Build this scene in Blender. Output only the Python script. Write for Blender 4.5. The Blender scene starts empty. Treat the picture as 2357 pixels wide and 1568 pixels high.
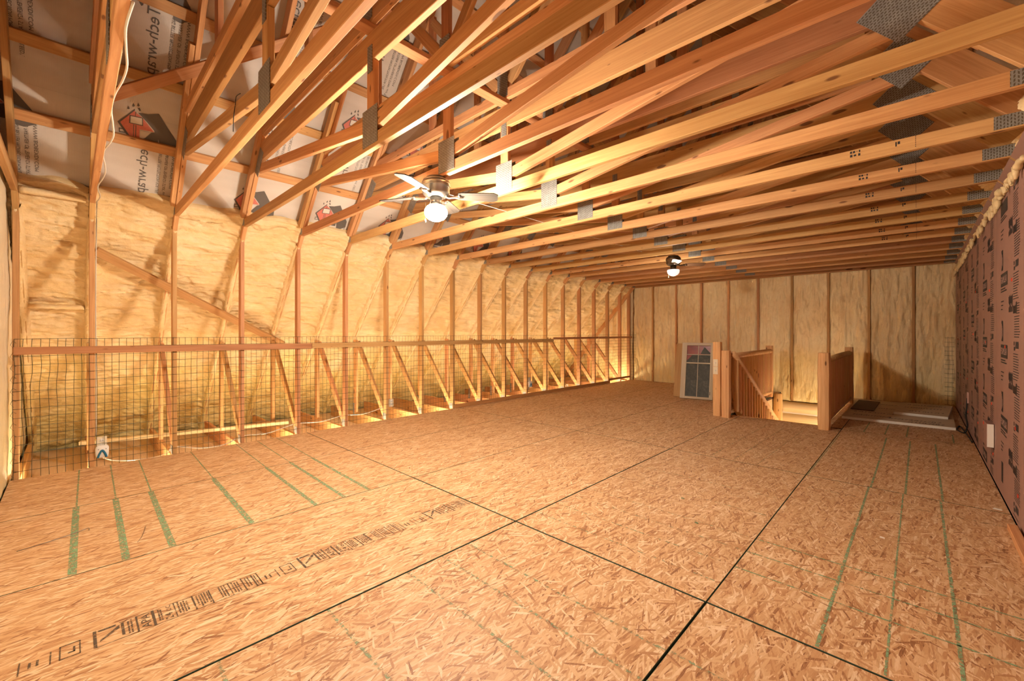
import bpy, math, random
from mathutils import Vector, Matrix, noise
random.seed(7)
scene = bpy.context.scene
COL = scene.collection

# ------------------------------------------------------------------ camera
F_PX, W_PX = 972.0, 2357.0
YAW = math.radians(43.83)
cam_data = bpy.data.cameras.new('camera')
cam_data.sensor_fit = 'HORIZONTAL'; cam_data.sensor_width = 36.0
cam_data.lens = 36.0 * F_PX / W_PX
cam_data.shift_y = -17.7 / W_PX
cam_data.clip_start = 0.02
cam = bpy.data.objects.new('camera', cam_data); COL.objects.link(cam)
cam.location = (0, 0, 1.2544)
cam.rotation_euler = (math.radians(90), 0, YAW)
scene.camera = cam

# ------------------------------------------------------------------ world, exposure
world = bpy.data.worlds.new('world'); scene.world = world
world.use_nodes = True
world.node_tree.nodes['Background'].inputs[0].default_value = (0.35, 0.45, 0.6, 1)
world.node_tree.nodes['Background'].inputs[1].default_value = 0.0
vs = scene.view_settings
vs.view_transform = 'Standard'; vs.look = 'None'; vs.gamma = 1.0; vs.use_curve_mapping = False
vs.exposure = 1.85
BULB = 300.0            # watts of the lit ceiling fan globe
DIM_BULB = 17.0         # watts added in the far fan globe, as fill for the far wall
STAIR_BULB = 40.0       # watts of the stairwell lamp globe
EAVE_BULB = 10.0         # watts of each small bulb below the floor edge in the eave
BULB_COL = (1.0, 0.90, 0.74)
try:
    scene.cycles.max_bounces = 6; scene.cycles.diffuse_bounces = 4; scene.cycles.glossy_bounces = 1; scene.cycles.transmission_bounces = 2; scene.cycles.transparent_max_bounces = 6
    scene.cycles.sample_clamp_indirect = 6.0; scene.cycles.adaptive_threshold = 0.03; scene.cycles.debug_use_spatial_splits = True
except Exception: pass

# ------------------------------------------------------------------ layout constants
XC = -2.54                      # king posts
XM = -2.49                      # mirror line of the two roof slopes
M = 1.13; Q = math.sqrt(1 + M * M)
Y0 = -0.4815; SP = 0.6096
def TY(k): return -0.335 if k == 0 else (10.36 if k == 18 else Y0 + SP * k)
XL = -5.556                     # room face of the left posts
XR = 0.47                       # room face of the pink wall
YB = 10.40                      # face of the studs of the far wall
YN = -0.375                     # face of the near wall
def SL(s, p, y=0.0):            # point on the left roof slope: s up the slope, p out from the rafters' room edge
    return Vector((-5.43 + s / Q - p * M / Q, y, 2.44 + s * M / Q + p / Q))
def SR(s, p, y=0.0):
    v = SL(s, p, y); v.x = 2 * XM - v.x; return v

# ------------------------------------------------------------------ node helpers
def new_mat(name):
    m = bpy.data.materials.new(name); m.use_nodes = True
    nt = m.node_tree; nt.nodes.clear()
    out = nt.nodes.new('ShaderNodeOutputMaterial'); b = nt.nodes.new('ShaderNodeBsdfPrincipled')
    nt.links.new(b.outputs[0], out.inputs[0])
    return m, nt, b
class G:
    def __init__(s, nt): s.nt = nt
    def n(s, t, **kw):
        x = s.nt.nodes.new(t)
        for k, v in kw.items(): setattr(x, k, v)
        return x
    def put(s, sock, v):
        if hasattr(v, 'is_output'): s.nt.links.new(v, sock)
        elif v is not None: sock.default_value = v
    def math(s, op, a, b=None, c=None, clamp=False):
        x = s.n('ShaderNodeMath', operation=op, use_clamp=clamp)
        s.put(x.inputs[0], a); s.put(x.inputs[1], b)
        if c is not None: s.put(x.inputs[2], c)
        return x.outputs[0]
    def vmath(s, op, a, b=None):
        x = s.n('ShaderNodeVectorMath', operation=op); s.put(x.inputs[0], a)
        if b is not None: s.put(x.inputs[1], b)
        return x.outputs[0]
    def mix(s, f, a, b, blend='MIX'):
        x = s.n('ShaderNodeMix', data_type='RGBA', blend_type=blend)
        s.put(x.inputs[0], f); s.put(x.inputs[6], a); s.put(x.inputs[7], b); return x.outputs[2]
    def ramp(s, f, stops, interp='LINEAR'):
        x = s.n('ShaderNodeValToRGB'); x.color_ramp.interpolation = interp
        e = x.color_ramp.elements
        while len(e) < len(stops): e.new(0.5)
        for i, (p, c) in enumerate(stops):
            e[i].position = p; e[i].color = (*c, 1) if len(c) == 3 else c
        s.put(x.inputs[0], f); return x.outputs[0]
    def noise(s, v, scale, detail=3, rough=0.5, dist=0.0, dims='3D'):
        x = s.n('ShaderNodeTexNoise', noise_dimensions=dims); s.put(x.inputs['Vector'], v)
        x.inputs['Scale'].default_value = scale; x.inputs['Detail'].default_value = detail
        x.inputs['Roughness'].default_value = rough; x.inputs['Distortion'].default_value = dist
        return x.outputs[0]
    def mapping(s, v, loc=(0,0,0), rot=(0,0,0), scale=(1,1,1)):
        x = s.n('ShaderNodeMapping'); s.put(x.inputs[0], v)
        s.put(x.inputs[1], loc); x.inputs[2].default_value = rot; x.inputs[3].default_value = scale
        return x.outputs[0]
    def bump(s, hgt, strength=0.3, dist=0.01):
        x = s.n('ShaderNodeBump'); x.inputs['Strength'].default_value = strength
        x.inputs['Distance'].default_value = dist; s.put(x.inputs['Height'], hgt); return x.outputs[0]

MATS = {}
def simple(name, col, rough=0.6, metal=0.0, var=0.0, scale=20):
    m, nt, b = new_mat(name); g = G(nt)
    if var > 0:
        tc = g.n('ShaderNodeTexCoord')
        nz = g.noise(tc.outputs['Object'], scale, 4)
        c = g.ramp(nz, [(0.3, tuple(x * (1 - var) for x in col)), (0.7, tuple(min(1, x * (1 + var)) for x in col))])
        nt.links.new(c, b.inputs['Base Color'])
    else: b.inputs['Base Color'].default_value = (*col, 1)
    b.inputs['Roughness'].default_value = rough; b.inputs['Metallic'].default_value = metal
    MATS[name] = m; return m

def lumber(name, lo, hi, knots=True, rough=0.62, tint=0.35):
    m, nt, b = new_mat(name); g = G(nt)
    tc = g.n('ShaderNodeTexCoord'); oi = g.n('ShaderNodeObjectInfo')
    off = g.n('ShaderNodeCombineXYZ')
    r37 = g.math('MULTIPLY', oi.outputs['Random'], 37.0); r11 = g.math('MULTIPLY', oi.outputs['Random'], 11.3)
    g.put(off.inputs[0], r37); g.put(off.inputs[1], r11); g.put(off.inputs[2], r11)
    v = g.vmath('ADD', tc.outputs['Object'], off.outputs[0])
    vg = g.mapping(v, scale=(1.1, 26, 26))
    n1 = g.noise(vg, 1.0, 5, 0.6, 1.2)
    vf = g.mapping(v, scale=(3.0, 150, 150))
    n2 = g.noise(vf, 1.0, 3, 0.6)
    vb = g.mapping(v, scale=(0.7, 4, 4)); n3 = g.noise(vb, 1.0, 2)
    f = g.math('ADD', g.math('MULTIPLY', n1, 0.65), g.math('MULTIPLY', n2, 0.35))
    f = g.math('ADD', f, g.math('MULTIPLY', g.math('SUBTRACT', n3, 0.5), 0.35))
    c = g.ramp(f, [(0.32, lo), (0.5, tuple((a + d) / 2 for a, d in zip(lo, hi))), (0.66, hi)])
    hsv = g.n('ShaderNodeHueSaturation'); g.put(hsv.inputs['Color'], c)
    g.put(hsv.inputs['Hue'], g.math('ADD', 0.5 - 0.012, g.math('MULTIPLY', oi.outputs['Random'], 0.024)))
    rv = g.math('FRACT', g.math('MULTIPLY', oi.outputs['Random'], 7.77))
    g.put(hsv.inputs['Value'], g.math('ADD', 1 - tint / 2, g.math('MULTIPLY', rv, tint)))
    c = hsv.outputs[0]
    if knots:
        vk = g.mapping(v, scale=(4.6, 14, 14))
        vo = g.n('ShaderNodeTexVoronoi'); g.put(vo.inputs['Vector'], vk); vo.inputs['Scale'].default_value = 1.0
        sel = g.n('ShaderNodeSeparateColor'); g.put(sel.inputs[0], vo.outputs['Color'])
        rad = g.math('MULTIPLY', g.math('MULTIPLY', sel.outputs[0], sel.outputs[1]), 0.26)
        kd = g.math('SUBTRACT', vo.outputs['Distance'], rad)
        km = g.math('SUBTRACT', 1.0, g.math('DIVIDE', g.math('ADD', kd, 0.04), 0.08, clamp=True), clamp=True)
        c = g.mix(g.math('MULTIPLY', km, 0.8), c, (0.13, 0.042, 0.014, 1))
    nt.links.new(c, b.inputs['Base Color']); b.inputs['Roughness'].default_value = rough
    b.inputs['Specular IOR Level'].default_value = 0.3
    nt.links.new(g.bump(f, 0.25, 0.002), b.inputs['Normal'])
    MATS[name] = m; return m

lumber('pine', (0.45, 0.205, 0.072), (0.65, 0.36, 0.152))
lumber('pine_dark', (0.36, 0.15, 0.055), (0.54, 0.26, 0.105), tint=0.25)
lumber('pine_pale', (0.70, 0.49, 0.26), (0.84, 0.65, 0.40), knots=False, tint=0.1)
lumber('log', (0.62, 0.33, 0.13), (0.82, 0.52, 0.25), tint=0.15)
lumber('grey_frame', (0.45, 0.35, 0.25), (0.62, 0.52, 0.40), knots=False, tint=0.1)
lumber('blade', (0.018, 0.011, 0.007), (0.05, 0.032, 0.02), knots=False, tint=0.05, rough=0.85)
lumber('blade_dark', (0.10, 0.05, 0.025), (0.17, 0.085, 0.045), knots=False, tint=0.05, rough=0.4)

def osb(name, dark=1.0, spread=1.0, base_rot=0.0):
    m, nt, b = new_mat(name); g = G(nt)
    geo = g.n('ShaderNodeNewGeometry'); oi = g.n('ShaderNodeObjectInfo')
    off = g.n('ShaderNodeCombineXYZ'); g.put(off.inputs[0], g.math('MULTIPLY', oi.outputs['Random'], 91.0))
    g.put(off.inputs[1], g.math('MULTIPLY', oi.outputs['Random'], 53.0))
    v = g.vmath('ADD', geo.outputs['Position'], off.outputs[0])
    wn = g.n('ShaderNodeTexNoise'); g.put(wn.inputs['Vector'], v); wn.inputs['Scale'].default_value = 5.0; wn.inputs['Detail'].default_value = 1
    warp = g.vmath('SCALE', g.vmath('SUBTRACT', wn.outputs['Color'], (0.5, 0.5, 0.5))); warp.node.inputs['Scale'].default_value = 0.022
    v = g.vmath('ADD', v, warp)
    stops = [(0.0, (0.27*dark, 0.11*dark, 0.045*dark)), (0.08, (0.44*dark, 0.21*dark, 0.09*dark)), (0.25, (0.55*dark, 0.30*dark, 0.14*dark)),
             (0.5, (0.64*dark, 0.385*dark, 0.195*dark)), (0.78, (0.72*dark, 0.47*dark, 0.26*dark)), (1.0, (0.86*dark, 0.67*dark, 0.45*dark))]
    layers = [(0, 0.085, 0.0065, None), (14, 0.095, 0.009, 0.45), (-17, 0.085, 0.008, 0.5), (4, 0.10, 0.011, 0.62), (-50, 0.065, 0.010, 0.87), (38, 0.075, 0.012, 0.88)]
    c = None; hgt = None
    gr = g.noise(g.mapping(v, scale=(420, 40, 0)), 1.0, 2)
    for i, (ang, ln, wd, thr) in enumerate(layers):
        vm = g.mapping(v, loc=(i * 3.7, i * 1.9, 0), rot=(0, 0, math.radians(base_rot + ang * spread)))
        vm = g.mapping(vm, scale=(1 / wd, 1 / ln, 0))
        vo = g.n('ShaderNodeTexVoronoi', voronoi_dimensions='2D'); g.put(vo.inputs['Vector'], vm); vo.inputs['Scale'].default_value = 1.0
        sp = g.n('ShaderNodeSeparateColor'); g.put(sp.inputs[0], vo.outputs['Color'])
        val = g.math('ADD', g.math('MULTIPLY', sp.outputs[0], 0.95), g.math('MULTIPLY', g.math('SUBTRACT', gr, 0.5), 0.4), clamp=True)
        edge = g.math('MULTIPLY', g.math('SUBTRACT', vo.outputs['Distance'], 0.50), 2.2, clamp=True)
        cc = g.ramp(val, stops)
        cc = g.mix(g.math('MULTIPLY', edge, 0.6), cc, (0.26*dark, 0.11*dark, 0.04*dark, 1))
        hh = sp.outputs[2]
        if c is None: c, hgt = cc, hh
        else:
            mask = g.math('GREATER_THAN', sp.outputs[1], thr)
            inner = g.math('LESS_THAN', vo.outputs['Distance'], 0.62)
            mask = g.math('MULTIPLY', mask, inner)
            c = g.mix(mask, c, cc); 
            mx = g.n('ShaderNodeMix', data_type='FLOAT'); g.put(mx.inputs[0], mask); g.put(mx.inputs[2], hgt); g.put(mx.inputs[3], hh); hgt = mx.outputs[0]
    big = g.noise(v, 1.3, 3)
    c = g.mix(1.0, c, g.ramp(big, [(0.3, (0.9, 0.88, 0.86)), (0.7, (1.0, 1.0, 1.0))]), 'MULTIPLY')
    nt.links.new(c, b.inputs['Base Color']); b.inputs['Roughness'].default_value = 0.55
    b.inputs['Specular IOR Level'].default_value = 0.35
    nt.links.new(g.bump(hgt, 0.25, 0.0015), b.inputs['Normal'])
    MATS[name] = m; return m
osb('osb', 1.0, 0.85); osb('osb_mixed', 0.97, 1.35)

def foam(name, c1, c2, c3, vertical=False):
    m, nt, b = new_mat(name); g = G(nt)
    geo = g.n('ShaderNodeNewGeometry'); p = geo.outputs['Position']
    n1 = g.noise(p, 1.6, 4, 0.6)
    sx = g.n('ShaderNodeSeparateXYZ'); g.put(sx.inputs[0], p)
    sc = (14, 3, 2.2) if vertical else (6, 3.0, 16)
    n2 = g.noise(g.mapping(p, scale=sc), 1.0, 4, 0.55, 0.6)
    n3 = g.noise(p, 70, 3, 0.6)
    f = g.math('ADD', g.math('MULTIPLY', n1, 0.55), g.math('MULTIPLY', n2, 0.45))
    c = g.ramp(f, [(0.34, c1), (0.5, c2), (0.66, c3)])
    # yellower foam lower down, brightened in colour to carry eave light, uneven edge
    hz = g.math('ADD', sx.outputs[2], g.math('MULTIPLY', g.math('SUBTRACT', n1, 0.5), 1.6))
    fy = g.ramp(hz, [(0.35, (1, 1, 1)), (1.0, (0, 0, 0))])
    c = g.mix(g.math('MULTIPLY', fy, 0.55 if not vertical else 0.35), c, (0.93, 0.76, 0.27, 1))
    nt.links.new(c, b.inputs['Base Color']); b.inputs['Roughness'].default_value = 0.45
    b.inputs['Specular IOR Level'].default_value = 0.4
    hh = g.math('ADD', g.math('MULTIPLY', n2, 1.0), g.math('MULTIPLY', n3, 0.16))
    nt.links.new(g.bump(hh, 0.9, 0.03), b.inputs['Normal'])
    MATS[name] = m; return m
foam('foam', (0.70, 0.475, 0.215), (0.76, 0.555, 0.29), (0.83, 0.65, 0.40))
foam('foam_back', (0.80, 0.56, 0.28), (0.89, 0.68, 0.38), (0.93, 0.76, 0.47), vertical=True)
foam('foam_pale', (0.74, 0.60, 0.40), (0.80, 0.68, 0.47), (0.84, 0.73, 0.54), vertical=True)

def wrap_mat():
    m, nt, b = new_mat('house_wrap'); g = G(nt)
    tc = g.n('ShaderNodeTexCoord'); p = tc.outputs['Object']
    w1 = g.n('ShaderNodeTexWave', bands_direction='X'); g.put(w1.inputs['Vector'], p); w1.inputs['Scale'].default_value = 60; w1.inputs['Distortion'].default_value = 1.0
    w2 = g.n('ShaderNodeTexWave', bands_direction='Y'); g.put(w2.inputs['Vector'], p); w2.inputs['Scale'].default_value = 60; w2.inputs['Distortion'].default_value = 1.0
    wv = g.math('MULTIPLY', g.math('ADD', w1.outputs['Fac'], w2.outputs['Fac']), 0.5)
    n1 = g.noise(g.mapping(p, scale=(0.6, 5, 1)), 1.0, 4)
    c = g.ramp(n1, [(0.3, (0.52, 0.45, 0.38)), (0.7, (0.68, 0.61, 0.54))])
    c = g.mix(0.25, c, g.ramp(wv, [(0.2, (0.42, 0.36, 0.30)), (0.8, (0.74, 0.68, 0.60))]))
    nt.links.new(c, b.inputs['Base Color']); b.inputs['Roughness'].default_value = 0.45
    n2 = g.noise(p, 3.0, 3)
    nt.links.new(g.bump(g.math('ADD', wv, g.math('MULTIPLY', n2, 4)), 0.25, 0.004), b.inputs['Normal'])
    MATS['house_wrap'] = m
wrap_mat()

def plate_mat():
    m, nt, b = new_mat('galvanised'); g = G(nt)
    tc = g.n('ShaderNodeTexCoord'); p = tc.outputs['Object']
    sx = g.n('ShaderNodeSeparateXYZ'); g.put(sx.inputs[0], p)
    st = g.math('SINE', g.math('MULTIPLY', sx.outputs[0], 2 * math.pi / 0.0135))
    stag = g.math('MULTIPLY', g.math('SINE', g.math('MULTIPLY', sx.outputs[0], math.pi / 0.0135)), 0.006)
    sz = g.math('SINE', g.math('MULTIPLY', g.math('ADD', sx.outputs[2], stag), 2 * math.pi / 0.020))
    slot = g.math('MULTIPLY', g.math('GREATER_THAN', st, 0.15), g.math('GREATER_THAN', sz, -0.45))
    n1 = g.noise(p, 25, 3)
    c = g.mix(slot, g.ramp(n1, [(0.3, (0.26, 0.25, 0.23)), (0.7, (0.38, 0.37, 0.34))]), (0.13, 0.10, 0.07, 1))
    nt.links.new(c, b.inputs['Base Color'])
    b.inputs['Metallic'].default_value = 0.35; b.inputs['Roughness'].default_value = 0.42
    nt.links.new(g.bump(slot, 0.6, 0.002), b.inputs['Normal'])
    MATS['galvanised'] = m
plate_mat()

def speckle_paint(name, col, cover=0.5):
    m, nt, b = new_mat(name); g = G(nt)
    geo = g.n('ShaderNodeNewGeometry')
    n1 = g.noise(geo.outputs['Position'], 42, 4, 0.75)
    f = g.ramp(n1, [(max(0, cover - 0.12), (0, 0, 0)), (cover + 0.08, (1, 1, 1))])
    tr = g.n('ShaderNodeBsdfTransparent'); mx = g.n('ShaderNodeMixShader')
    b.inputs['Base Color'].default_value = (*col, 1); b.inputs['Roughness'].default_value = 0.8
    g.put(mx.inputs[0], f); nt.links.new(tr.outputs[0], mx.inputs[1]); nt.links.new(b.outputs[0], mx.inputs[2])
    out = [x for x in nt.nodes if x.type == 'OUTPUT_MATERIAL'][0]; nt.links.new(mx.outputs[0], out.inputs[0])
    MATS[name] = m
speckle_paint('green_line', (0.22, 0.36, 0.19), 0.50)
speckle_paint('green_line_faint', (0.27, 0.38, 0.22), 0.58)
speckle_paint('stamp_ink', (0.10, 0.065, 0.04), 0.44)

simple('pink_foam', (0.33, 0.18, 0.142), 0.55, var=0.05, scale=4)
simple('ink', (0.03, 0.024, 0.024), 0.6)
simple('ink_soft', (0.12, 0.10, 0.085), 0.6)
simple('ink_red', (0.58, 0.17, 0.125), 0.6, var=0.08, scale=60)
simple('wrap_light', (0.66, 0.59, 0.51), 0.5)
simple('pink_light', (0.62, 0.38, 0.32), 0.55)
simple('red_dot', (0.75, 0.07, 0.03), 0.5)
simple('wire', (0.035, 0.042, 0.02), 0.6)
simple('green_edge', (0.035, 0.06, 0.03), 0.8)
simple('white_plastic', (0.78, 0.75, 0.70), 0.35)
simple('ivory', (0.78, 0.68, 0.50), 0.4)
simple('blue_plastic', (0.02, 0.16, 0.28), 0.3)
simple('black', (0.012, 0.012, 0.012), 0.5)
simple('cable_white', (0.62, 0.56, 0.48), 0.5)
simple('board_face', (0.62, 0.50, 0.36), 0.7, var=0.06, scale=8)
simple('board_edge', (0.85, 0.80, 0.74), 0.7)
simple('brown_board', (0.13, 0.055, 0.03), 0.7, var=0.15, scale=12)
simple('chinking', (0.80, 0.76, 0.70), 0.8)
simple('nickel', (0.52, 0.47, 0.40), 0.28, metal=0.95)
simple('bronze', (0.12, 0.08, 0.05), 0.42, metal=0.9)
simple('opal', (0.92, 0.90, 0.88), 0.2)
simple('bead_foam', (0.72, 0.54, 0.29), 0.55, var=0.08, scale=30)
simple('debris', (0.80, 0.74, 0.66), 0.8)
simple('steel_thin', (0.25, 0.22, 0.2), 0.4, metal=0.8)

def emit(name, col, s):
    m, nt, b = new_mat(name)
    b.inputs['Base Color'].default_value = (1, 1, 1, 1)
    b.inputs['Emission Color'].default_value = (*col, 1); b.inputs['Emission Strength'].default_value = s
    MATS[name] = m
emit('bulb_glow', (1.0, 0.93, 0.82), 40.0); emit('dim_glow', (1.0, 0.95, 0.90), 0.22); emit('stair_glow', (1.0, 0.85, 0.6), 25.0)
for _m in ('bulb_glow', 'stair_glow', 'dim_glow'): MATS[_m].cycles.emission_sampling = 'NONE'
def lamp_light(name, loc, watts, col, r, parent):
    ld = bpy.data.lights.new(name, 'POINT'); ld.energy = watts; ld.color = col; ld.shadow_soft_size = r
    o = bpy.data.objects.new(name, ld); COL.objects.link(o); o.parent = parent
    o.location = Vector(loc) - MW[parent.name].translation
    return o

def glass_mat():
    m, nt, b = new_mat('old_glass'); g = G(nt)
    tc = g.n('ShaderNodeTexCoord'); p = tc.outputs['Object']
    n1 = g.noise(p, 6, 5, 0.7); n2 = g.noise(p, 22, 3)
    f = g.math('ADD', g.math('MULTIPLY', n1, 0.7), g.math('MULTIPLY', n2, 0.3))
    c = g.ramp(f, [(0.3, (0.03, 0.028, 0.022)), (0.55, (0.075, 0.068, 0.05)), (0.72, (0.17, 0.15, 0.11))])
    nt.links.new(c, b.inputs['Base Color']); b.inputs['Roughness'].default_value = 0.45; b.inputs['Specular IOR Level'].default_value = 0.25
    MATS['old_glass'] = m
    m, nt, b = new_mat('red_glass'); g = G(nt); tc = g.n('ShaderNodeTexCoord')
    n1 = g.noise(tc.outputs['Object'], 7, 3)
    nt.links.new(g.ramp(n1, [(0.35, (0.19, 0.025, 0.012)), (0.65, (0.30, 0.045, 0.02))]), b.inputs['Base Color'])
    b.inputs['Roughness'].default_value = 0.3; MATS['red_glass'] = m
glass_mat()

# ------------------------------------------------------------------ object helpers
MW = {}                                       # world matrix of each object
def tag(o, label=None, cat=None, group=None, kind=None):
    if label: o['label'] = label
    if cat: o['category'] = cat
    if group: o['group'] = group
    if kind: o['kind'] = kind
    return o
def empty(name, loc=(0, 0, 0), parent=None):
    o = bpy.data.objects.new(name, None); COL.objects.link(o); o.empty_display_size = 0.1
    MW[o.name] = Matrix.Translation(Vector(loc))
    if parent is not None:
        o.parent = parent; o.location = Vector(loc) - MW[parent.name].translation
    else: o.location = loc
    return o
def link(name, me, mat=None, parent=None, matrix=None):
    if mat and not me.materials: me.materials.append(MATS[mat])
    if me.users: me = me.copy()
    o = bpy.data.objects.new(name, me); COL.objects.link(o)
    mw = matrix.copy() if matrix is not None else Matrix.Identity(4)
    MW[o.name] = mw.copy()
    if parent is not None:
        o.parent = parent
        mw = MW[parent.name].inverted() @ mw
    o.matrix_basis = mw
    return o
def mesh(verts, faces, smooth=False, name='mesh'):
    me = bpy.data.meshes.new(name); me.from_pydata([tuple(v) for v in verts], [], faces); me.update()
    if smooth:
        for p in me.polygons: p.use_smooth = True
    return me
_cache = {}
def prism(L, w, h, ch):                       # length along x, chamfered long edges
    key = ('prism', round(L, 4), round(w, 4), round(h, 4), round(ch, 4))
    if key in _cache: return _cache[key]
    a, b, c = w / 2, h / 2, ch
    prof = [(-a + c, -b), (a - c, -b), (a, -b + c), (a, b - c), (a - c, b), (-a + c, b), (-a, b - c), (-a, -b + c)]
    v = [(-L / 2, y, z) for y, z in prof] + [(L / 2, y, z) for y, z in prof]
    f = [(i, (i + 1) % 8, 8 + (i + 1) % 8, 8 + i) for i in range(8)]
    f = [tuple(reversed(q)) for q in f] + [tuple(range(8)), tuple(range(15, 7, -1))]
    f = [tuple(reversed(q)) for q in f]
    _cache[key] = mesh(v, f); return _cache[key]
def frame(p0, p1, up=(0, 0, 1)):
    p0, p1 = Vector(p0), Vector(p1); x = (p1 - p0).normalized(); u = Vector(up)
    z = u - x * u.dot(x)
    if z.length < 1e-4: u = Vector((1, 0, 0)); z = u - x * u.dot(x)
    z.normalize(); y = z.cross(x)
    m = Matrix((x, y, z)).transposed().to_4x4(); m.translation = (p0 + p1) / 2
    return m
def beam(name, p0, p1, w, h, mat='pine', parent=None, up=(0, 0, 1), ch=0.003):
    L = (Vector(p1) - Vector(p0)).length
    key = (mat, round(L, 3), round(w, 4), round(h, 4), ch)
    if key not in _cache:
        me = prism(L, w, h, ch).copy(); me.materials.clear(); me.materials.append(MATS[mat]); _cache[key] = me
    return link(name, _cache[key], None, parent, frame(p0, p1, up))
def box(name, lo, hi, mat, parent=None, ch=0.0):
    lo, hi = Vector(lo), Vector(hi); d = hi - lo; c = (lo + hi) / 2
    key = ('box', mat, tuple(round(x, 4) for x in d), ch)
    if key not in _cache:
        if ch > 0: me = prism(d.x, d.y, d.z, ch).copy(); me.materials.clear()
        else:
            x, y, z = d / 2
            me = mesh([(-x, -y, -z), (x, -y, -z), (x, y, -z), (-x, y, -z), (-x, -y, z), (x, -y, z), (x, y, z), (-x, y, z)],
                      [(0, 3, 2, 1), (4, 5, 6, 7), (0, 1, 5, 4), (1, 2, 6, 5), (2, 3, 7, 6), (3, 0, 4, 7)])
        me.materials.append(MATS[mat]); _cache[key] = me
    return link(name, _cache[key], None, parent, Matrix.Translation(c))
def lathe(name, prof, mat, parent=None, loc=(0, 0, 0), seg=32, smooth=True):
    v, f = [], []
    n = len(prof)
    for i in range(seg):
        a = 2 * math.pi * i / seg
        for r, z in prof: v.append((r * math.cos(a), r * math.sin(a), z))
    for i in range(seg):
        j = (i + 1) % seg
        for k in range(n - 1): f.append((i * n + k, j * n + k, j * n + k + 1, i * n + k + 1))
    me = mesh(v, f, smooth)
    return link(name, me, mat, parent, Matrix.Translation(Vector(loc)))
def tube_geo(pts, r, seg=6, rad=None):
    v, f = [], []; pts = [Vector(p) for p in pts]; n = len(pts)
    for i, p in enumerate(pts):
        t = (pts[min(i + 1, n - 1)] - pts[max(i - 1, 0)]).normalized()
        u = Vector((0, 0, 1)) if abs(t.z) < 0.9 else Vector((1, 0, 0))
        a = t.cross(u).normalized(); b = t.cross(a)
        rr = rad[i] if rad else r
        for k in range(seg):
            an = 2 * math.pi * k / seg; v.append(p + (a * math.cos(an) + b * math.sin(an)) * rr)
    for i in range(n - 1):
        for k in range(seg):
            k2 = (k + 1) % seg; f.append((i * seg + k, i * seg + k2, (i + 1) * seg + k2, (i + 1) * seg + k))
    f.append(tuple(range(seg - 1, -1, -1))); f.append(tuple((n - 1) * seg + k for k in range(seg)))
    return v, f
def tube(name, pts, r, mat, parent=None, seg=8, rad=None, smooth=True):
    pts = [Vector(p) for p in pts]; o = pts[0].copy()
    v, f = tube_geo([p - o for p in pts], r, seg, rad)
    return link(name, mesh(v, f, smooth), mat, parent, Matrix.Translation(o))
def smooth_path(pts, n=8):
    pts = [Vector(p) for p in pts]; out = []
    for i in range(len(pts) - 1):
        p0, p1, p2, p3 = pts[max(i - 1, 0)], pts[i], pts[i + 1], pts[min(i + 2, len(pts) - 1)]
        for k in range(n):
            t = k / n
            out.append(0.5 * ((2 * p1) + (p2 - p0) * t + (2 * p0 - 5 * p1 + 4 * p2 - p3) * t * t + (3 * p1 - p0 - 3 * p2 + p3) * t ** 3))
    out.append(pts[-1]); return out
_text = {}
def text_mesh(s, size):
    key = (s, round(size, 4))
    if key in _text: return _text[key]
    cu = bpy.data.curves.new('lettering', 'FONT'); cu.body = s; cu.size = size; cu.resolution_u = 2
    ob = bpy.data.objects.new('lettering_tmp', cu); COL.objects.link(ob)
    dg = bpy.context.evaluated_depsgraph_get()
    me = bpy.data.meshes.new_from_object(ob.evaluated_get(dg))
    bpy.data.objects.remove(ob); bpy.data.curves.remove(cu); me.materials.clear()
    _text[key] = me; return me
def lettering(name, s, size, mat, origin, xdir, ydir, parent, width=None):
    me = text_mesh(s, size)
    if not me.materials: me.materials.append(MATS[mat])
    x, y = Vector(xdir).normalized(), Vector(ydir).normalized(); z = x.cross(y)
    sc = 1.0
    if width and len(me.vertices):
        wv = max(v.co.x for v in me.vertices) - min(v.co.x for v in me.vertices)
        sc = width / wv
    m = Matrix((x * sc, y, z)).transposed().to_4x4(); m.translation = Vector(origin)
    return link(name, me, None, parent, m)
def flat(name, quads, mat, origin, xdir, ydir, parent, lift=0.0):
    """flat ink: polygons in a local (x, y) plane joined into one print"""
    x, y = Vector(xdir).normalized(), Vector(ydir).normalized(); z = x.cross(y)
    v, f = [], []
    for q in quads:
        f.append(tuple(range(len(v), len(v) + len(q)))); v += [(a, b, lift) for a, b in q]
    m = Matrix((x, y, z)).transposed().to_4x4(); m.translation = Vector(origin)
    return link(name, mesh(v, f), mat, parent, m)
def R(x0, y0, x1, y1): return [(x0, y0), (x1, y0), (x1, y1), (x0, y1)]
def nz(*a): return noise.noise(Vector(a))
def fr(a, b, c, o=4): return noise.fractal(Vector((a, b, c)), 0.9, 2.0, o)
ORD = ['first', 'second', 'third', 'fourth', 'fifth', 'sixth', 'seventh', 'eighth', 'ninth', 'tenth', 'eleventh', 'twelfth',
       'thirteenth', 'fourteenth', 'fifteenth', 'sixteenth', 'seventeenth', 'eighteenth', 'nineteenth', 'twentieth']

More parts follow.
